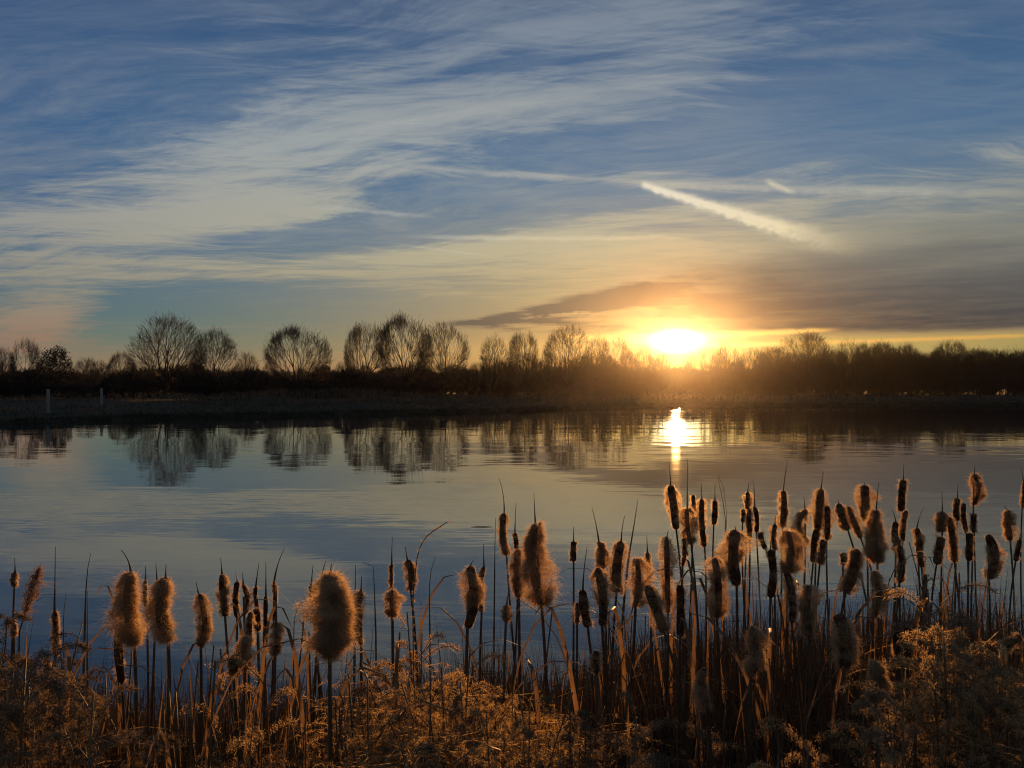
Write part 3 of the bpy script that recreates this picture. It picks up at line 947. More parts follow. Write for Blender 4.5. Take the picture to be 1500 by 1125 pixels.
# ---------------------------------------------------------------- cattails at the near edge of the lake
# kind, head top x,y, head bottom x,y, width (photo pixels), tip x,y or None, label
T = None
CATTAILS = [
    ('fuzzy', 23, 838, 23, 858, 12, (22, 817), 'small cattail with a short brown head near the left edge beside a russet grass plume'),
    ('fuzzy', 81, 895, 80, 962, 14, (82, 801), 'cattail with a long dark tip standing just right of the russet grass plume'),
    ('fuzzy', 20, 908, 21, 932, 12, T, 'short worn cattail among pale weeds at the left edge'),
    ('blob', 70, 966, 70, 1008, 17, T, 'short dull brown cattail half sunk in the weeds by the left edge'),
    ('tear', 192, 838, 198, 940, 48, (178, 805), 'large shaggy cattail shedding fluff, left one of the big pair'),
    ('fuzzy', 214, 850, 217, 890, 11, (214, 829), 'thin cattail squeezed behind and between the big shaggy pair'),
    ('side', 243, 846, 245, 936, 46, (244, 826), 'large cattail with bare dark core and fluff blown right, right of the big pair'),
    ('fuzzy', 231, 851, 231, 902, 17, (229, 824), 'grey fluffy cattail tucked against the bare-cored big one'),
    ('hour', 293, 870, 296, 947, 27, (288, 852), 'two-lobed fluffy cattail alone to the right of the big shaggy pair'),
    ('tight', 174, 922, 178, 1000, 16, T, 'dark intact cattail below the left shaggy one'),
    ('fuzzy', 326, 841, 333, 900, 20, (324, 817), 'leaning tan cattail with a hooked tip, left of three slender ones'),
    ('tight', 348, 852, 349, 903, 11, (345, 838), 'slim cattail, first of two close beside the leaning tan one'),
    ('fuzzy', 357, 856, 359, 900, 12, (356, 838), 'slim fuzzy cattail, second of two close beside the leaning tan one'),
    ('tight', 375, 860, 376, 888, 8, (380, 824), 'tiny cattail head under a bent-over broken tip'),
    ('tight', 377, 890, 379, 923, 13, T, 'short plump cattail just below the tiny head with bent tip'),
    ('tight', 390, 872, 391, 956, 9, (390, 823), 'very slender dark cattail beside a nearly black tuft'),
    ('fuzzy', 368, 896, 368, 946, 16, T, 'tan cattail hanging behind the short plump one'),
    ('blob', 361, 932, 358, 978, 26, T, 'glowing ragged cattail low above the pale weed tuft'),
    ('tight', 341, 964, 341, 987, 18, T, 'stubby dark cattail at the top of the pale weed tuft'),
    ('blob', 405, 912, 405, 957, 22, (406, 857), 'nearly black fluffy cattail on a straight thin stalk'),
    ('fuzzy', 402, 850, 400, 910, 9, (417, 803), 'thin worn cattail with a long curved tip above the nearly black one'),
    ('big', 484, 843, 482, 962, 66, (486, 825), 'largest cattail of all, huge ragged ball of shedding fluff'),
    ('fuzzy', 470, 850, 466, 925, 24, (478, 821), 'fluffy cattail merged into the left flank of the largest ball'),
    ('tight', 456, 858, 457, 884, 12, (459, 827), 'small plain cattail at the upper left of the largest ball'),
    ('pom', 529, 865, 530, 943, 24, (530, 843), 'ragged glowing cattail just right of the largest ball'),
    ('tight', 521, 900, 522, 936, 12, (521, 827), 'small smooth cattail in front of the ragged glowing one'),
    ('fuzzy', 574, 826, 575, 866, 9, (575, 786), 'thin worn upper spike standing above a plump round head'),
    ('blob', 575, 864, 575, 901, 24, T, 'plump round cattail directly under a thin worn spike'),
    ('fuzzy', 597, 820, 602, 864, 20, (594, 801), 'stout tilted cattail touching the curled seed stalk'),
    ('pomcore', 688, 829, 685, 918, 38, (694, 820), 'cattail with drooping hood of fluff around a bare dark core'),
    ('fuzzy', 709, 830, 706, 893, 16, (708, 796), 'orange-rimmed cattail behind the hooded one'),
    ('blob', 742, 886, 741, 909, 15, (746, 862), 'tiny round cattail low on a thin stalk over open water'),
    ('fuzzy', 738, 752, 742, 813, 19, (731, 700), 'high narrow cattail with the longest curved tip, left of the glowing giant'),
    ('tight', 754, 781, 756, 808, 9, (756, 736), 'small thin cattail between the high narrow one and the glowing giant'),
    ('tear', 784, 767, 793, 882, 52, (782, 722), 'giant glowing orange cattail of ragged fluff over open water'),
    ('pom', 759, 804, 760, 874, 30, T, 'dark grey cattail in front of the glowing giant'),
    ('tight', 840, 793, 840, 822, 11, (840, 772), 'small smooth cattail high on a lone stalk over the water'),
    ('tight', 853, 864, 861, 918, 17, (860, 801), 'dark smooth leaning cattail below the lone small one'),
    ('fuzzy', 845, 882, 845, 912, 11, T, 'small fuzzy cattail close against the dark leaning one'),
    ('blob', 877, 793, 881, 834, 24, (867, 744), 'square fluffy cattail with tall slanted tip above a mushroom-topped one'),
    ('pomcore', 875, 832, 882, 917, 32, T, 'mushroom-topped cattail with bare brown lower core'),
    ('fuzzy', 910, 793, 903, 868, 27, (915, 755), 'broad soft cattail crossed by a long slanting straw'),
    ('blob', 933, 818, 932, 890, 31, T, 'wide hazy cattail right of the long slanting straw'),
    ('fuzzy', 948, 808, 950, 858, 13, (947, 785), 'small cattail just behind the wide hazy one'),
    ('fuzzy', 948, 858, 973, 926, 28, T, 'strongly tilted furry cattail with bright orange rim'),
    ('hour', 976, 786, 977, 896, 27, (979, 776), 'long two-lobed cattail rising above the tilted furry one'),
    ('fuzzy', 982, 711, 990, 775, 23, (980, 673), 'golden haloed cattail right under the reflected sun'),
    ('blob', 1006, 745, 1012, 797, 26, (1007, 673), 'dark fluffy cattail below right of the golden haloed one'),
    ('fuzzy', 1015, 725, 1015, 763, 12, T, 'slim lit cattail behind the dark fluffy one near the haloed head'),
    ('fuzzy', 1028, 731, 1032, 801, 17, (1027, 707), 'long upright furry cattail, tallest right of the haloed one'),
    ('tight', 1047, 733, 1047, 769, 11, (1047, 708), 'short smooth cattail right of the long upright furry one'),
    ('fuzzy', 1001, 788, 999, 828, 11, T, 'narrow brown cattail under the dark fluffy one'),
    ('tight', 996, 857, 996, 931, 15, T, 'long bare smooth cattail low beside the tilted furry one'),
    ('hour', 1046, 817, 1050, 905, 34, T, 'big soft two-lobed cattail left below the round pompon'),
    ('pomcore', 1077, 777, 1079, 858, 42, (1078, 770), 'cattail topped with a round dark pompon of fluff'),
    ('fuzzy', 1095, 721, 1095, 749, 13, (1097, 704), 'small top cattail of a tight cluster right of the pompon'),
    ('tight', 1088, 746, 1088, 765, 8, T, 'tiny cattail at the left of the tight cluster'),
    ('fuzzy', 1097, 746, 1098, 789, 13, T, 'lower plump cattail of the tight cluster'),
    ('tight', 1105, 742, 1107, 779, 9, (1103, 704), 'thin tapered cattail at the right of the tight cluster'),
    ('tight', 1113, 780, 1120, 803, 10, T, 'small slanted cattail just right below the tight cluster'),
    ('tight', 1128, 805, 1129, 876, 15, (1127, 790), 'straight dark sausage-shaped cattail right of the pompon'),
    ('fuzzy', 1147, 719, 1147, 773, 18, (1154, 674), 'glowing cattail with a tall pale tip rising over the middle bed'),
    ('fuzzy', 1135, 768, 1135, 806, 13, (1137, 753), 'small lit cattail left below the tall pale-tipped one'),
    ('blob', 1153, 778, 1154, 839, 36, T, 'ball of loose fluff under the tall pale-tipped cattail'),
    ('fuzzy', 1151, 837, 1159, 912, 20, T, 'grey leaning cattail below the ball of loose fluff'),
    ('blob', 1179, 746, 1178, 797, 25, (1177, 728), 'dark bushy cattail with two short points at the top'),
    ('fuzzy', 1202, 716, 1196, 781, 22, (1207, 686), 'bright furry cattail with curved thin tip, higher of a joined pair'),
    ('fuzzy', 1211, 741, 1211, 791, 16, T, 'slender furry cattail, lower right of a joined pair'),
    ('tight', 1196, 775, 1192, 824, 14, T, 'plain brown cattail under the joined pair'),
    ('fuzzy', 1205, 790, 1202, 827, 16, T, 'short hazy cattail beside the plain brown one under the joined pair'),
    ('pom', 1184, 857, 1182, 932, 31, T, 'front dark cattail with round pompon top, low in the middle of the right bed'),
    ('fuzzy', 1228, 738, 1243, 776, 20, (1226, 730), 'tilted tan cattail, upper of two leaning right'),
    ('fuzzy', 1241, 742, 1260, 788, 17, T, 'tilted tan cattail, lower of two leaning right'),
    ('tight', 1233, 810, 1233, 826, 12, T, 'stub of a cattail with a pointed leaf scrap above it'),
    ('fuzzy', 1266, 711, 1271, 764, 25, (1266, 706), 'bright rimmed furry cattail above a big ragged glowing one'),
    ('tear', 1283, 747, 1285, 822, 36, (1287, 705), 'big ragged glowing cattail in the middle of the right bed'),
    ('fuzzy', 1253, 804, 1240, 870, 28, T, 'grey furry cattail tilted left in front of the right bed'),
    ('blob', 1279, 836, 1276, 904, 28, T, 'dark smoky cattail below the big ragged glowing one'),
    ('tight', 1323, 703, 1320, 749, 13, (1323, 680), 'smooth intact cattail standing highest of the right group of stalks'),
    ('fuzzy', 1327, 748, 1325, 794, 14, T, 'fuzzy cattail right under the highest smooth one'),
    ('tight', 1312, 765, 1311, 791, 12, (1305, 745), 'pointed small cattail left of the fuzzy one under the highest'),
    ('fuzzy', 1313, 786, 1314, 808, 15, T, 'lit scrap of a cattail above a grey ragged head'),
    ('fuzzy', 1316, 799, 1318, 854, 17, T, 'grey ragged cattail below the lit scrap'),
    ('fuzzy', 1342, 774, 1344, 812, 16, (1352, 743), 'golden cattail right of the grey ragged one'),
    ('tight', 1347, 808, 1347, 830, 11, T, 'small brown cattail tucked under the golden one'),
    ('tight', 1378, 786, 1373, 827, 15, T, 'oval cattail left of a long leaning furry one'),
    ('pom', 1380, 750, 1381, 779, 21, (1379, 719), 'loose pale tuft of a cattail above the oval one'),
    ('fuzzy', 1389, 757, 1401, 824, 18, T, 'long leaning furry cattail in the right-hand group'),
    ('tight', 1402, 730, 1403, 764, 11, (1402, 710), 'short upright cattail above the long leaning furry one'),
    ('tight', 1411, 737, 1411, 779, 9, T, 'thin cattail close right of the short upright one'),
    ('blob', 1426, 694, 1424, 739, 20, (1427, 681), 'topmost shaggy cattail near the right edge'),
    ('tight', 1426, 752, 1426, 779, 10, T, 'small cattail straight under the topmost shaggy one'),
    ('tight', 1420, 781, 1418, 821, 12, T, 'plain cattail second below the topmost shaggy one'),
    ('fuzzy', 1446, 783, 1452, 848, 24, T, 'drooping dark grey cattail near the right edge'),
    ('side', 1475, 747, 1477, 791, 22, (1470, 740), 'wispy torn cattail between the drooping grey one and the right edge'),
    ('tight', 1493, 791, 1491, 823, 9, (1494, 780), 'small intact cattail low at the right edge'),
    ('fuzzy', 1499, 706, 1499, 746, 9, (1494, 684), 'cattail half cut off by the right picture edge'),
    ('tight', 1355, 841, 1355, 885, 9, T, 'narrow intact cattail over the pale weed mound'),
    ('hour', 1101, 917, 1099, 990, 33, T, 'large grey furry cattail with orange right rim in the dark lower reeds'),
    ('fuzzy', 1227, 899, 1232, 977, 37, T, 'large dark furry cattail with lit outline in the lower right reeds'),
    ('tear', 1279, 968, 1280, 1024, 35, T, 'drop-shaped backlit cattail lowest in the right reeds'),
    ('tight', 1313, 913, 1315, 968, 11, T, 'thin cattail lit along its left side, left of a dark twin'),
    ('tight', 1328, 919, 1329, 969, 13, T, 'dark thin cattail, right of its lit twin'),
    ('side', 1031, 980, 1038, 1040, 28, T, 'faint furry cattail leaning low among central reed stalks'),
    ('fuzzy', 873, 953, 873, 983, 17, T, 'small glowing tuft of a cattail low in the central reeds'),
    ('fuzzy', 1494, 932, 1464, 952, 20, T, 'bent-over cattail lying almost level by the right edge'),
    ('tight', 1363, 919, 1363, 938, 12, T, 'short blunt cattail low beside the pale weed mound'),
    ('fuzzy', 1350, 897, 1351, 917, 12, T, 'small lit yellow cattail above the short blunt one'),
]
crng = np.random.default_rng(77)


def cat_distance(ytop, w):
    d = np.interp(ytop, [700, 760, 800, 850, 900, 980], [4.7, 4.1, 3.55, 3.05, 2.75, 2.35])
    return float(d * np.clip(1.12 - (w - 12) * 0.007, 0.80, 1.14))


def head(kind, top, bot, wid, g):
    """the brown core of a cattail head and its fluff"""
    ax = bot - top; L = float(np.linalg.norm(ax)); ax = ax / L
    a, b = frame(ax[None]); a, b = a[0], b[0]
    Rw = wid / 2
    rc = {'tight': 0.74, 'fuzzy': 0.50, 'blob': 0.26, 'tear': 0.22, 'pom': 0.34, 'pomcore': 0.38, 'hour': 0.30, 'side': 0.36, 'big': 0.15}[kind] * Rw
    rc = max(rc, 0.0055)
    ba, bb = g.normal(0, 0.28) * Rw, g.normal(0, 0.28) * Rw
    sway = lambda t: np.outer(np.sin(np.pi * t), a * ba + b * bb)
    core = Soup()
    tt = np.array([0.0, 0.02, 0.06, 0.15, 0.3, 0.5, 0.7, 0.85, 0.95, 0.985, 1.0])
    prof = np.array([0.35, 0.72, 0.92, 1, 1.03, 1.0, 1.02, 1, 0.9, 0.66, 0.3])
    lump = 1 + 0.07 * np.sin(tt * 9 + g.uniform(0, 6)) + g.normal(size=len(tt)) * 0.03
    core.path(top + ax * L * tt[:, None] + sway(tt), rc * prof * lump, 12)

    # how far the fluff stands out along the head (0 top .. 1 bottom) and round it
    ph = g.uniform(0, 6.28, 6)

    nl = 8 if kind in ('fuzzy', 'tight') else 26 if kind == 'big' else 13
    lt, lth, la = g.random(nl), g.uniform(0, 6.28, nl), g.uniform(-0.95, 1.05, nl)
    lw, ld = g.uniform(0.05, 0.14, nl), g.uniform(0.35, 0.9, nl)
    if kind == 'big': la = np.where(la > 0, la * 1.5, la)
    side0, sidea = g.uniform(0, 6.28), g.uniform(0.05, 0.3)
    tp = g.uniform(-0.55, 0.55) if kind in ('fuzzy', 'blob', 'hour') else g.uniform(-0.12, 0.12)

    def reach(t, th):
        lum = 0.94 + sidea * np.cos(th - side0) + 0.10 * np.sin(th * 3 + ph[1] - t * 9) + 0.08 * np.sin(t * 15 + ph[2] + th)
        for q in range(nl):     # tufts that stand out, gaps where the fluff has gone
            dth = np.angle(np.exp(1j * (th - lth[q])))
            lum = lum + la[q] * np.exp(-((t - lt[q]) / lw[q]) ** 2 - (dth / ld[q]) ** 2)
        lum = np.maximum(lum, 0.25)
        if kind == 'tight': base = 1.0 + 0 * t; lum = 1 + (lum - 1) * 0.35
        elif kind == 'fuzzy': base = 0.86 + 0.16 * np.sin(t * 6.3 + ph[3])
        elif kind == 'blob': base = 0.55 + 0.5 * np.sin(np.pi * np.clip(t, 0.02, 0.98)) ** 0.6
        elif kind == 'tear': base = 0.50 + 0.55 * np.clip(t / 0.7, 0, 1) ** 1.3 - 0.35 * np.clip((t - 0.78) / 0.22, 0, 1)
        elif kind == 'pom': base = 0.45 + 0.6 * np.exp(-((t - 0.24) / 0.22) ** 2) + 0.22 * np.exp(-((t - 0.75) / 0.2) ** 2)
        elif kind == 'pomcore': base = 0.36 + 0.72 * np.exp(-((t - 0.30) / 0.25) ** 4)
        elif kind == 'hour': base = 0.50 + 0.34 * np.exp(-((t - 0.22) / 0.17) ** 2) + 0.52 * np.exp(-((t - 0.72) / 0.2) ** 2)
        elif kind == 'side': base = 0.42 + (0.35 + 0.45 * t) * np.clip(0.35 + np.cos(th), 0, 1.3)
        else: base = 0.34 + 0.42 * np.sin(np.pi * np.clip(t * 0.90 + 0.06, 0.0, 1)) ** 0.9 + 0.10 * np.sin(t * 21 + th * 2)
        return Rw * base * lum * (1 + tp * (t - 0.5)) * (1 - np.clip(np.abs(t - 0.5) * 2, 0, 1) ** 5 * 0.6)

    wpx = wid * 1000
    n = int({'tight': 2000, 'fuzzy': 6000, 'blob': 7500, 'tear': 10500, 'pom': 7500, 'pomcore': 6500, 'hour': 8000, 'side': 6500, 'big': 20000}[kind] * np.clip(wpx / 60, 0.6, 1.9))
    # seeds let go in tufts: hairs share tuft centres
    ntuft = max(14, n // 60)
    tt_ = g.random(ntuft); tth = g.uniform(0, 2 * np.pi, ntuft)
    k = g.integers(0, ntuft, n)
    loose = kind not in ('tight',)
    t = np.clip(tt_[k] + g.normal(0, 0.035, n), 0, 1); th = tth[k] + g.normal(0, 0.35, n)
    rr = reach(t, th)
    depth = g.random(n) ** 0.75 if loose else np.zeros(n)
    r0 = rc * 0.96 + np.maximum(rr - rc, 0) * depth * 0.86
    rad = a[None] * np.cos(th)[:, None] + b[None] * np.sin(th)[:, None]
    # a bulge keeps the ends rounded
    p = top + ax * (L * t)[:, None] + sway(t) + rad * r0[:, None]
    tuftdir = unit(g.normal(size=(ntuft, 3)))[k]
    d = rad * (1.0 if loose else 0.9) + tuftdir * (0.9 if loose else 0.3) + g.normal(size=(n, 3)) * 0.42 + ax * np.where(loose, 0.30, 0.1) + ax * ((t - 0.45) * 0.9)[:, None]
    Lf = Rw * g.uniform(0.16, 0.44, n) + 0.0015
    Lf = np.where(rr < rc * 1.04, g.uniform(0.0012, 0.003, n), Lf)        # worn to the brown velvet here
    if kind == 'tight': Lf = g.uniform(0.25, 0.75, n) * Rw + 0.0015
    wisp = (g.random(n) < (0.035 if loose else 0.03)) & (rr >= rc * 1.04)
    Lf = np.where(wisp, Lf * 1.0 + Rw * g.uniform(0.2, 0.55, n), Lf)
    fl = Soup()
    fl.fibres(p[~wisp], d[~wisp], Lf[~wisp], 0.0010 * (1.2 if kind == 'big' else 1.0), 0.6, 0.25, g=g)
    fl.fibres(p[wisp], d[wisp], Lf[wisp], 0.0005, 1.1, 0.45, 4, g=g)
    return core, fl


STEM_Z = 0.0


def cattail(kind, xt, yt, xb, yb, w, tip, label, i):
    g = np.random.default_rng(1000 + i)
    d = cat_distance(yt, w)
    top, bot = at(xt, yt, d), at(xb, yb, d)
    bot[1] += g.normal(0, 0.012)
    wid = w / FPX * d
    lean = (bot - top); lean = lean / np.linalg.norm(lean)
    lying = abs(lean[2]) < 0.75
    # foot of the stem
    fx = bot[0] + g.normal(0, 0.05) + (0 if lying else lean[0] * 0.25)
    fy = d + g.uniform(-0.12, 0.12)
    fz = float(ground_h(fx, fy)) - 0.05
    foot = np.array([fx, fy, max(fz, -0.6)])
    t = thing('cattail', foot, label, 'cattail', 'cattails along the near shore')
    o = foot
    st = Soup()
    if lying:
        c1 = top + np.array([-0.03, 0, 0.0]) if False else bot + np.array([-0.02, 0, -0.03])
        pts = [foot, foot * 0.5 + np.array([bot[0] - 0.03, bot[1], bot[2]]) * 0.5, c1, bot, bot * 0.4 + top * 0.6]
        pts = np.array(pts)
    else:
        H = bot[2] - foot[2]
        c1 = bot + lean * (H * 0.35)
        u = np.linspace(0, 1, 9)[:, None]
        pts = (1 - u) ** 2 * foot + 2 * u * (1 - u) * c1 + u ** 2 * bot
        pts = np.concatenate([pts, (bot * 0.4 + top * 0.6)[None]])
    r_st = 0.0042 + 0.0016 * min(w / 30, 1.2)
    st.path(pts - o, np.linspace(r_st * 1.35, r_st * 0.8, len(pts)), 6)
    st.obj('stem', M_STEM, t, True)
    core, fl = head(kind, top - o, bot - o, wid, g)
    hd = core.obj('seed_head', M_CORE, t, True)
    fl.obj('fluff', M_FLUFF, hd)
    sp = Soup()
    if tip is not None:
        tp = at(tip[0], tip[1], d + g.normal(0, 0.01))
        u = np.linspace(0, 1, 7)[:, None]
        mid = (top + tp) / 2 + np.array([g.normal(0, 0.25) * abs(tp[0] - top[0]) + (top[0] - tp[0]) * 0.25, 0, 0])
        q = (1 - u) ** 2 * (top + (bot - top) * 0.05) + 2 * u * (1 - u) * mid + u ** 2 * tp
        sp.path(q - o, np.interp(u[:, 0], [0, 0.25, 0.4, 1], [0.0040, 0.0036, 0.0020, 0.0010]), 5)
        sp.obj('tip', M_STALK, t, True)
    # a dry leaf or two clasping the stem
    for q in range(int(g.integers(1, 4))):
        ang = g.uniform(0, 6.28); Lh = (bot[2] - foot[2]) * g.uniform(0.55, 0.98)
        out_ = np.array([math.cos(ang), math.sin(ang) * 0.6, 0])
        u = np.linspace(0, 1, 8)[:, None]
        bx = g.uniform(0.06, 0.22)
        pp = np.array([0, 0, 0.05]) + np.array([0, 0, Lh]) * u + out_ * bx * u ** 2 + (pts[min(6, len(pts) - 1)] - foot) * [1, 1, 0] * u
        if g.random() < 0.45:   # snapped over
            kx = u[:, 0] > 0.7
            pp[kx] = pp[~kx][-1] + (out_ * 0.9 + np.array([0, 0, -0.5])) * (u[kx] - 0.7) * Lh * 0.9
        s_ = Soup()
        s_.ribbon(pp, np.interp(u[:, 0], [0, 0.15, 0.7, 1], [0.010, 0.014, 0.010, 0.0015]), unit(np.array([[-out_[1], out_[0], 0.2]]))[0])
        s_.obj('leaf', M_BLADE, t)
    return t


for i_, c_ in enumerate(CATTAILS): cattail(*c_, i_)

# single tall bare stalks one can pick out
STALKS = [
    ([(82, 960), (83, 905), (84, 850)], 0.0022, T),
    ([(122, 1060), (125, 940), (127, 860), (130, 828), (134, 810)], 0.0062, 'tall bare dark stalk with a hooked top between the left weeds and shaggy cattail'),
    ([(131, 1060), (129, 960), (129, 865)], 0.0042, 'shorter bare stalk pressed against the tall hooked one'),
    ([(96, 1050), (95, 960), (94, 905), (96, 880), (98, 868)], 0.0036, 'thin bare stalk with a wavy tip left of the tall hooked one'),
    ([(552, 1060), (551, 930), (549, 870), (547, 826), (545, 824), (531, 823)], 0.0040, 'bare stalk with its tip snapped sideways, right of the largest fluff ball'),
    ([(630, 1040), (630, 930), (629, 860), (632, 832), (638, 816)], 0.0036, 'thin bare stalk with a bent tip over open water'),
    ([(723, 1020), (724, 900), (725, 800), (726, 759)], 0.0042, 'straight bare jointed stalk left of the high narrow cattail'),
    ([(430, 1080), (431, 960), (431, 915), (433, 892), (437, 886)], 0.0040, 'bare stalk with a kinked tip left of the largest fluff ball'),
    ([(905, 1050), (912, 900), (920, 820), (930, 760), (934, 732)], 0.0066, 'long slanting straw crossing in front of the broad soft cattail'),
    ([(1060, 800), (1063, 765), (1058, 730), (1051, 700)], 0.0032, 'thin arching pale stalk right of the short smooth cattail'),
    ([(1063, 790), (1064, 750), (1060, 715), (1052, 696)], 0.0020, 'hair-thin stalk hugging the arching pale one'),
]
for pts_, r_, lab in STALKS:
    if lab is None: continue
    yt = min(q[1] for q in pts_)
    d = cat_distance(yt, 12)
    P3 = np.array([at(q[0], q[1], d) for q in pts_])
    low = P3[0].copy(); low[2] = float(ground_h(low[0], low[1])) - 0.05
    full = np.concatenate([[low], P3])
    # resample smoothly
    seglen = np.r_[0, np.cumsum(np.linalg.norm(np.diff(full, axis=0), axis=1))]
    u = np.linspace(0, seglen[-1], 26)
    sm = np.stack([np.interp(u, seglen, full[:, k]) for k in range(3)], 1)
    s = Soup()
    rad = np.interp(np.linspace(0, 1, 26), [0, 0.75, 0.8, 1], [r_ * 1.15, r_ * 0.9, r_ * 0.75, 0.0010])
    rad[[8, 15, 20]] *= 1.25
    s.path(sm - low, rad, 6)
    tag(s.obj('bare_stalk', M_STALK, None, True, low), lab, 'reed stalk')

# the curled weed stalk set with tiny seeds
d = 3.1
cl = np.array([at(x_, y_, d) for x_, y_ in ((606, 960), (605, 900), (605, 871), (609, 839), (611, 812), (618, 791), (633, 776), (652, 770), (656, 764))])
low = cl[0].copy(); low[2] = float(ground_h(low[0], low[1])) - 0.05
full = np.concatenate([[low], cl])
sl_ = np.r_[0, np.cumsum(np.linalg.norm(np.diff(full, axis=0), axis=1))]
u = np.linspace(0, sl_[-1], 60)
sm = np.stack([np.interp(u, sl_, full[:, k]) for k in range(3)], 1)
for _ in range(2): sm[1:-1] = (sm[:-2] + sm[1:-1] * 2 + sm[2:]) / 4
t = thing('seed_stalk', low, 'tall curled weed stalk beaded with tiny seeds, arching over the water', 'weed stalk')
s = Soup(); s.path(sm - low, np.linspace(0.004, 0.0014, 60), 6); s.obj('stem', M_STALK, t, True)
g = np.random.default_rng(3)
s = Soup()
kk = g.integers(26, 60, 620)
s.fibres(sm[kk] - low + g.normal(size=(620, 3)) * 0.0025, g.normal(size=(620, 3)) + [0, 0, 0.3], g.uniform(0.004, 0.011, 620), 0.0022, 0.5, g=g)
for q in range(9):
    k0 = int(g.integers(28, 40)); base = sm[k0] - low
    dirn = unit(np.array([[g.normal() * 0.8, g.normal() * 0.4, g.uniform(-0.2, 0.8)]]))[0]
    Lb = g.uniform(0.05, 0.13)
    uu = np.linspace(0, 1, 6)[:, None]
    br = base + dirn * Lb * uu + np.array([0, 0, -0.04]) * uu ** 2
    s.tubes(br[:-1], br[1:], 0.0012, 0.0009, 3)
    m_ = 40
    s.fibres(br[g.integers(1, 6, m_)] + g.normal(size=(m_, 3)) * 0.003, g.normal(size=(m_, 3)), g.uniform(0.004, 0.01, m_), 0.0022, 0.5, g=g)
s.obj('seeds', M_WEED, t)

# ---------------------------------------------------------------- dry weeds, dead stalks and litter of the reed bed
def weed_proto(seed, H=1.25, spread=0.16, nbr=26):
    g = np.random.default_rng(seed)
    stem, plume = Soup(), Soup()
    u = np.linspace(0, 1, 10)[:, None]
    lean = np.array([g.normal(0, 0.10), g.normal(0, 0.06), 0])
    ms = np.array([0, 0, H]) * u + lean * u ** 2
    stem.path(ms, np.linspace(0.0045, 0.0016, 10), 5)
    for k in range(nbr):
        f = g.uniform(0.42, 1.0)
        p0 = np.array([np.interp(f, u[:, 0], ms[:, c]) for c in range(3)])
        ang = g.uniform(0, 6.28)
        out_ = np.array([math.cos(ang), math.sin(ang), 0])
        Lb = spread * (0.35 + 1.1 * (1 - f)) * g.uniform(0.7, 1.3)
        v = np.linspace(0, 1, 7)[:, None]
        br = p0 + out_ * Lb * v + np.array([0, 0, 1]) * (Lb * 0.9 * v - Lb * 0.85 * v ** 2.4)
        stem.tubes(br[:-1], br[1:], 0.0011, 0.0008, 3)
        # little tufts along the upper side of each arching twig
        nt = int(16 + 60 * Lb / spread)
        w = np.sqrt(g.random(nt)) * 0.98
        c = np.stack([np.interp(w, v[:, 0], br[:, q]) for q in range(3)], 1) + g.normal(size=(nt, 3)) * 0.005
        up = unit(g.normal(size=(nt, 3)) * 0.7 + [0, 0, 0.6])
        m_ = 7
        cc = np.repeat(c, m_, 0)
        dd = np.repeat(up, m_, 0) + g.normal(size=(nt * m_, 3)) * 0.75
        plume.fibres(cc, dd, g.uniform(0.004, 0.012, nt * m_), 0.0016, 1.2, 0.2, g=g)
    # tufts up the leader
    return stem.mesh('stem', M_STALK), plume.mesh('seed_plume', M_WEED_DIM)


def curl_proto(seed, H=1.2, spread=0.15, nst=150, mat=M_WEED):
    """a mat-forming weed: fine dry strands that arch over and curl, dotted with seed tufts"""
    g = np.random.default_rng(seed)
    stem, plume = Soup(), Soup()
    for k in range(4):
        u = np.linspace(0, 1, 8)[:, None]
        top = np.array([g.normal(0, 0.10), g.normal(0, 0.08), H * g.uniform(0.8, 1.0)])
        ms = top * u + np.array([g.normal(0, 0.04), g.normal(0, 0.04), 0]) * np.sin(np.pi * u)
        stem.path(ms, np.linspace(0.004, 0.0014, 8), 4)
        for j in range(nst // 4):
            f = g.uniform(0.35, 1.0)
            p0 = np.array([np.interp(f, u[:, 0], ms[:, c]) for c in range(3)])
            ang = g.uniform(0, 6.28); L = spread * g.uniform(0.4, 1.4)
            out_ = np.array([math.cos(ang), math.sin(ang), 0])
            v = np.linspace(0, 1, 9)[:, None]
            c = g.uniform(1.5, 4.5)
            br = p0 + out_ * L * np.sin(v * c) / c * 2 + np.array([0, 0, 1]) * L * (0.55 * v - g.uniform(0.4, 1.2) * v ** 2) + np.array([-out_[1], out_[0], 0]) * L * 0.3 * np.sin(v * 5 + ang)
            plume.ribbon(br, np.linspace(0.0022, 0.0010, 9), unit(g.normal(size=(1, 3)))[0])
            nt = int(g.integers(5, 14))
            w = g.random(nt)
            cpt = np.stack([np.interp(w, v[:, 0], br[:, q]) for q in range(3)], 1)
            m_ = 6
            plume.fibres(np.repeat(cpt, m_, 0) + g.normal(size=(nt * m_, 3)) * 0.002, g.normal(size=(nt * m_, 3)) + out_ * 0.4, g.uniform(0.004, 0.013, nt * m_), 0.0019, 1.2, 0.4, g=g)
    return stem.mesh('stem', M_STALK), plume.mesh('seed_plume', mat)


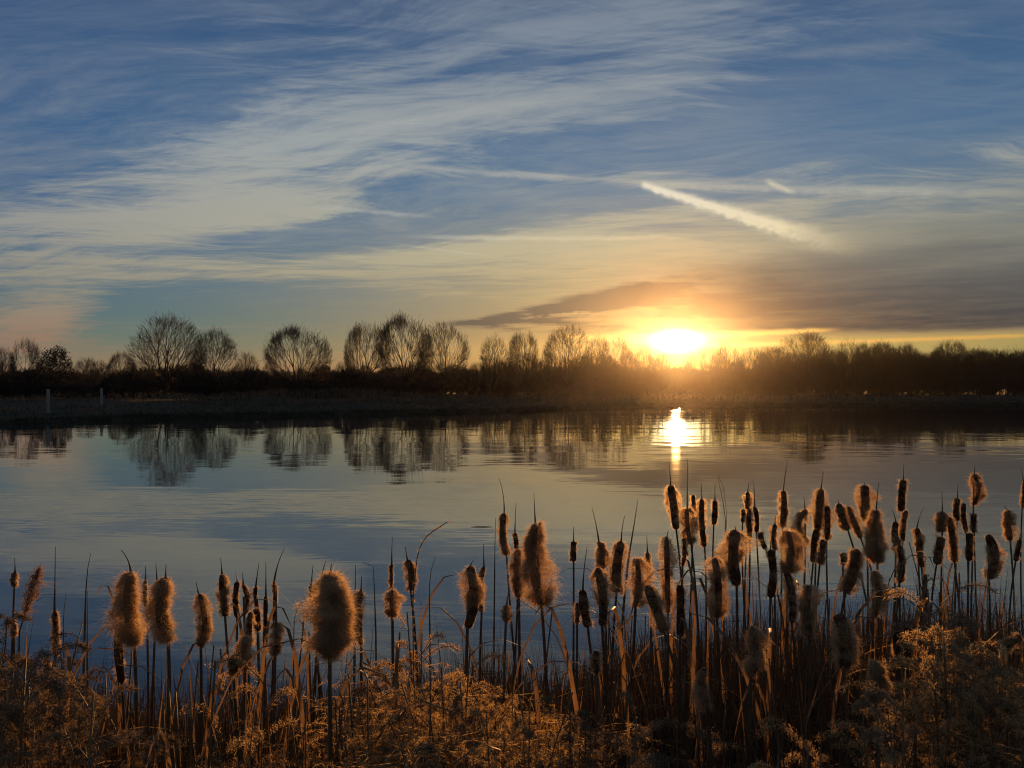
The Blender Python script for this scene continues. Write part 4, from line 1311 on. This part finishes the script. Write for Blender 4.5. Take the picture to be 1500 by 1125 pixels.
def spike_proto(seed, H=1.2, nsp=16, mat=M_WEED):
    """a weed whose side stems each end in a dense drooping club of woolly seeds"""
    g = np.random.default_rng(seed)
    stem, plume = Soup(), Soup()
    u = np.linspace(0, 1, 9)[:, None]
    ms = np.array([0, 0, H]) * u + np.array([g.normal(0, 0.08), g.normal(0, 0.05), 0]) * u ** 2
    stem.path(ms, np.linspace(0.0045, 0.0018, 9), 5)
    for k in range(nsp):
        f = g.uniform(0.4, 1.0)
        p0 = np.array([np.interp(f, u[:, 0], ms[:, c]) for c in range(3)])
        ang = g.uniform(0, 6.28); out_ = np.array([math.cos(ang), math.sin(ang), 0])
        L = g.uniform(0.07, 0.16)
        v = np.linspace(0, 1, 7)[:, None]
        br = p0 + out_ * L * v + np.array([0, 0, 1]) * L * (1.3 * v - 0.9 * v ** 2.5)
        stem.tubes(br[:-1], br[1:], 0.0013, 0.0010, 3)
        n_ = 260
        w = 1 - g.random(n_) ** 1.3 * 0.8
        cpt = np.stack([np.interp(w, v[:, 0], br[:, q]) for q in range(3)], 1)
        plume.fibres(cpt + g.normal(size=(n_, 3)) * 0.0055, g.normal(size=(n_, 3)) + [0, 0, 0.5], g.uniform(0.004, 0.010, n_), 0.0020, 1.0, 0.2, g=g)
    return stem.mesh('stem', M_STALK), plume.mesh('seed_plume', mat)


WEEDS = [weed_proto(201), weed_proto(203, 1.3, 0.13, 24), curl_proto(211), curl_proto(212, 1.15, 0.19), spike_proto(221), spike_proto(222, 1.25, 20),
         curl_proto(213, 1.2, 0.16, 150, M_WEED_DIM), spike_proto(223, 1.2, 18, M_WEED_DIM)]
HW = [1.25, 1.3, 1.2, 1.15, 1.2, 1.25, 1.2, 1.2]
MIX = {'tawny': [2, 3, 2, 3, 0, 5], 'edge': [7, 0, 7, 6, 6, 1], 'right': [4, 5, 7, 4, 3, 6]}  # edge set: only weeds in the dimmed colour
wr = np.random.default_rng(44)
# count, x range, top-of-clump line [(x, y)], distance range, label, group
CLUMPS = [
    (46, (575, 840), [(560, 1010), (600, 955), (650, 945), (720, 960), (790, 1000), (840, 1060)], (2.0, 3.1), 'orange-lit dry weed in the tawny mound below the hooded cattail', 'dry weeds of the tawny mound'),
    (22, (-30, 125), [(-30, 880), (20, 905), (60, 925), (100, 985), (125, 1030)], (1.9, 3.0), 'dull tan dry weed massed at the left picture edge', 'dry weeds at the left edge'),
    (26, (1360, 1520), [(1360, 930), (1380, 840), (1400, 870), (1440, 905), (1480, 950), (1520, 940)], (2.2, 3.2), 'olive-gold dry weed in the pale mound near the right edge', 'dry weeds of the pale right mound'),
    (10, (1225, 1345), [(1225, 1080), (1260, 1040), (1310, 1010), (1345, 1050)], (1.9, 2.4), 'dry weed below the drop-shaped backlit cattail', 'dry weeds below the drop-shaped cattail'),
    (6, (1105, 1195), [(1105, 1095), (1150, 1078), (1195, 1090)], (1.8, 2.2), 'greyish dry weed at the bottom edge of the dark reeds', 'greyish dry weeds at the bottom edge'),
    (5, (325, 380), [(325, 1000), (350, 975), (380, 1000)], (2.3, 2.8), 'dry weed of the pale tuft under the stubby dark cattail', 'dry weeds of the pale tuft'),
    (5, (588, 632), [(588, 900), (610, 868), (632, 920)], (2.7, 3.2), 'slim dry weed crowded round the curled seed stalk', 'dry weeds round the curled stalk'),
    (8, (850, 1060), [(850, 1050), (960, 1030), (1060, 1060)], (2.0, 2.8), 'shaded dry weed low in the central reeds', 'shaded dry weeds in the central reeds'),
    (5, (130, 330), [(130, 1060), (230, 1085), (330, 1070)], (1.9, 2.4), 'shaded dry weed low under the big shaggy pair', 'shaded dry weeds under the shaggy pair'),
]
for n_, (xa, xb), line, (da, db), lab, grp in CLUMPS:
    for k in range(n_):
        px = xa + (k + wr.random()) * (xb - xa) / n_
        f = wr.random()
        d = da + (db - da) * f
        ytop = np.interp(px, [q[0] for q in line], [q[1] for q in line]) + (1 - f) * wr.uniform(10, 120) + wr.uniform(-6, 14)
        x = (px - 750) / FPX * d
        z = float(ground_h(x, d)) - 0.03
        top = CAM_H + (HORIZON - ytop) / FPX * d
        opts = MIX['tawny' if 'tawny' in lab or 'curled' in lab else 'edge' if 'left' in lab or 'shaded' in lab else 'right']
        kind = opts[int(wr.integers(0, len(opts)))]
        t = thing('dry_weed', (x, d, z), lab, 'weed', grp)
        for nm, me in zip(('stem', 'seed_plume'), WEEDS[kind]): link(nm, me, t)
        sc = max(0.45, (top - z) / HW[kind])
        sw = sc * wr.uniform(0.9, 1.25)
        t.scale = (sw, sw, sc); t.rotation_euler = (0, 0, wr.uniform(0, 6.28))

# the russet grass plume at the left
d = 3.0
base = at(30, 925, d); tipp = at(56, 838, d)
low = np.array([base[0] - 0.02, d, float(ground_h(base[0], d)) - 0.05])
t = thing('grass_plume', low, 'russet feathery grass plume slanting over the left weeds', 'grass plume')
g = np.random.default_rng(8)
s = Soup(); s.path(np.array([low, base, base * 0.5 + tipp * 0.5, tipp]) - low, [0.004, 0.003, 0.002, 0.001], 5); s.obj('stem', M_STALK, t, True)
s = Soup(); m_ = 900
f = g.random(m_) ** 0.8
p = base + (tipp - base) * (0.25 + 0.8 * f)[:, None] + g.normal(size=(m_, 3)) * 0.011 * np.sin(np.pi * np.clip(f, 0.08, 0.95))[:, None] - low
s.fibres(p, (tipp - base) / 0.2 + g.normal(size=(m_, 3)) * 0.7 + [0.2, 0, 0], g.uniform(0.012, 0.032, m_), 0.0022, 0.7, 0.2, g=g)
s.fibres(np.repeat((tipp - low)[None], 9, 0) - [0.0, 0, 0.03], g.normal(size=(9, 3)) * [1.6, 0.3, 1.0] + [0, 0, 0.5], g.uniform(0.05, 0.075, 9), 0.0014, 0.5, g=g)
s.obj('plume', M_PLUME, t)

# dead stalks: one mesh per kind of stalk, shared by their copies
def stalk_proto(seed, style):
    g = np.random.default_rng(seed)
    s = Soup(); u = np.linspace(0, 1, 10)[:, None]
    side = g.normal(0, 0.05)
    p = np.array([0, 0, 1.0]) * u + np.array([side, g.normal(0, 0.03), 0]) * u ** 2
    if style == 'straight':
        s.path(p, np.interp(u[:, 0], [0, 0.8, 1], [0.0042, 0.0034, 0.0026]), 5)
    elif style == 'tapered':
        s.path(p, np.interp(u[:, 0], [0, 0.7, 1], [0.0045, 0.003, 0.0007]), 5)
    elif style == 'blade':
        s.ribbon(p, np.interp(u[:, 0], [0, 0.3, 0.8, 1], [0.012, 0.015, 0.009, 0.001]), unit(np.array([[1, 0.5, 0.1]]))[0])
    elif style == 'snapped':
        kx = u[:, 0] > 0.72
        p[kx] = p[~kx][-1] + np.array([0.85, 0.2, -0.35]) * (u[kx] - 0.68) * g.uniform(0.8, 1.3)
        s.ribbon(p, np.interp(u[:, 0], [0, 0.3, 0.8, 1], [0.010, 0.010, 0.007, 0.001]), unit(np.array([[0.3, 1, 0.2]]))[0])
    elif style == 'arch':
        p = np.stack([u[:, 0] ** 2 * g.uniform(0.25, 0.55), u[:, 0] * g.normal(0, 0.05), np.sin(u[:, 0] * 1.9) / 0.947], 1)
        s.ribbon(p, np.interp(u[:, 0], [0, 0.3, 0.8, 1], [0.013, 0.016, 0.010, 0.001]), unit(np.array([[0.2, 1, 0.1]]))[0])
    return s.mesh('reed_stalk', M_STALK if style in ('straight', 'tapered') else M_BLADE)


PROTO = [stalk_proto(300 + k, st) for k, st in enumerate(['straight', 'straight', 'straight', 'tapered', 'tapered', 'blade', 'blade', 'snapped', 'snapped', 'arch', 'arch', 'arch'])]
TOPX = [-40, 60, 130, 250, 330, 420, 480, 560, 640, 720, 800, 860, 950, 1050, 1150, 1250, 1350, 1450, 1540]
TOPY = [900, 925, 955, 965, 950, 955, 965, 955, 930, 905, 925, 925, 880, 860, 855, 850, 835, 840, 850]


def bed_top(px): return np.interp(px, TOPX, TOPY)


def near_drop(d): return np.maximum(0, 3.3 - d) * 130      # the nearest growth is the lowest


def region(px):
    if px < 330: return 'among the cattails left of the bent-tipped slender group', 'dead stalks of the left bed'
    if px < 660: return 'round the largest fluff ball', 'dead stalks round the largest fluff ball'
    if px < 930: return 'below the glowing giant cattail', 'dead stalks below the glowing giant'
    if px < 1180: return 'in the dense bed below the reflected sun', 'dead stalks below the reflected sun'
    return 'in the dense bed toward the right edge', 'dead stalks of the right bed'


sr = np.random.default_rng(61)
for k in range(300):
    px = -20 + 1540 * (k + sr.random()) / 300
    if k % 3 == 0: px = 860 + 640 * sr.random() if k % 2 else 110 + 470 * sr.random()
    d = sr.uniform(2.5, 4.9) if px > 850 else sr.uniform(2.3, 3.9)
    ytop = bed_top(px) + sr.normal(0, 26) + (14 if px > 600 else -4) + float(near_drop(d)) * (1.0 if px > 600 else 0.5)
    x = (px - 750) / FPX * d
    z = float(ground_h(x, d)) - 0.04
    h = CAM_H + (HORIZON - ytop) / FPX * d - z
    o = link('reed_stalk', PROTO[int(sr.integers(0, len(PROTO)))], None, (x, d, z))
    wt, gt = region(px)
    tag(o, 'dead brown reed stalk ' + wt, 'reed stalk', gt)
    sw = sr.uniform(0.75, 1.2)
    o.scale = (sw, sw, h); o.rotation_euler = (sr.normal(0, 0.06), sr.normal(0, 0.09), sr.uniform(0, 6.28))

# everything nobody could count: the thicket of dead leaves and litter low in the bed
s = Soup()
n = 56000
px = sr.uniform(-420, 1920, n)
dens = np.interp(px, [-90, 120, 200, 420, 560, 640, 850, 950, 1500], [0.9, 0.8, 0.75, 0.75, 0.8, 0.9, 0.95, 1.0, 1.0])
px = px[sr.random(n) < dens]; n = len(px)
d = np.where(px > 840, sr.uniform(1.9, 6.2, n), sr.uniform(1.8, 5.2, n))
x = (px - 750) / FPX * d
gh = np.maximum(ground_h(x, d), -0.1)
topz = CAM_H + (HORIZON - (bed_top(px) + 30 + near_drop(d))) / FPX * d
hh = np.clip((topz - gh) * sr.beta(2.4, 1.15, n), 0.15, 1.45)
p = np.stack([x, d, gh], 1)
lean = np.stack([sr.normal(0, 0.11, n), sr.normal(0, 0.10, n), np.ones(n)], 1)
w = sr.uniform(0.003, 0.012, n)
s.fibres(p, lean, hh * 1.02, w, 0.16, 0.0, 3, g=sr)
m_ = n * 2 // 3
q = sr.integers(0, n, m_)                                       # broken pieces hanging across
s.fibres(p[q] + lean[q] * (hh[q] * sr.uniform(0.35, 0.9, m_))[:, None], sr.normal(size=(m_, 3)) * [1, 0.6, 0.55] - [0, 0, 0.15], sr.uniform(0.06, 0.3, m_), sr.uniform(0.002, 0.007, m_), 0.35, 0.3, g=sr)
tag(s.obj('reed_litter', M_LITTER), kind='stuff')

# a thin stick floating on the open water
d = CAM_H * FPX / (772 - HORIZON)
x = (705 - 750) / FPX * d
s = Soup(); s.path([(-0.16, 0, 0.004), (-0.05, 0.01, 0.010), (0.06, 0.0, 0.008), (0.17, 0.02, 0.014)], [0.003, 0.006, 0.006, 0.003], 5)
tag(s.obj('floating_stick', M_STALK, None, True, (x, d, 0.0)), 'thin dark stick floating on the water left of the high narrow cattail', 'stick')
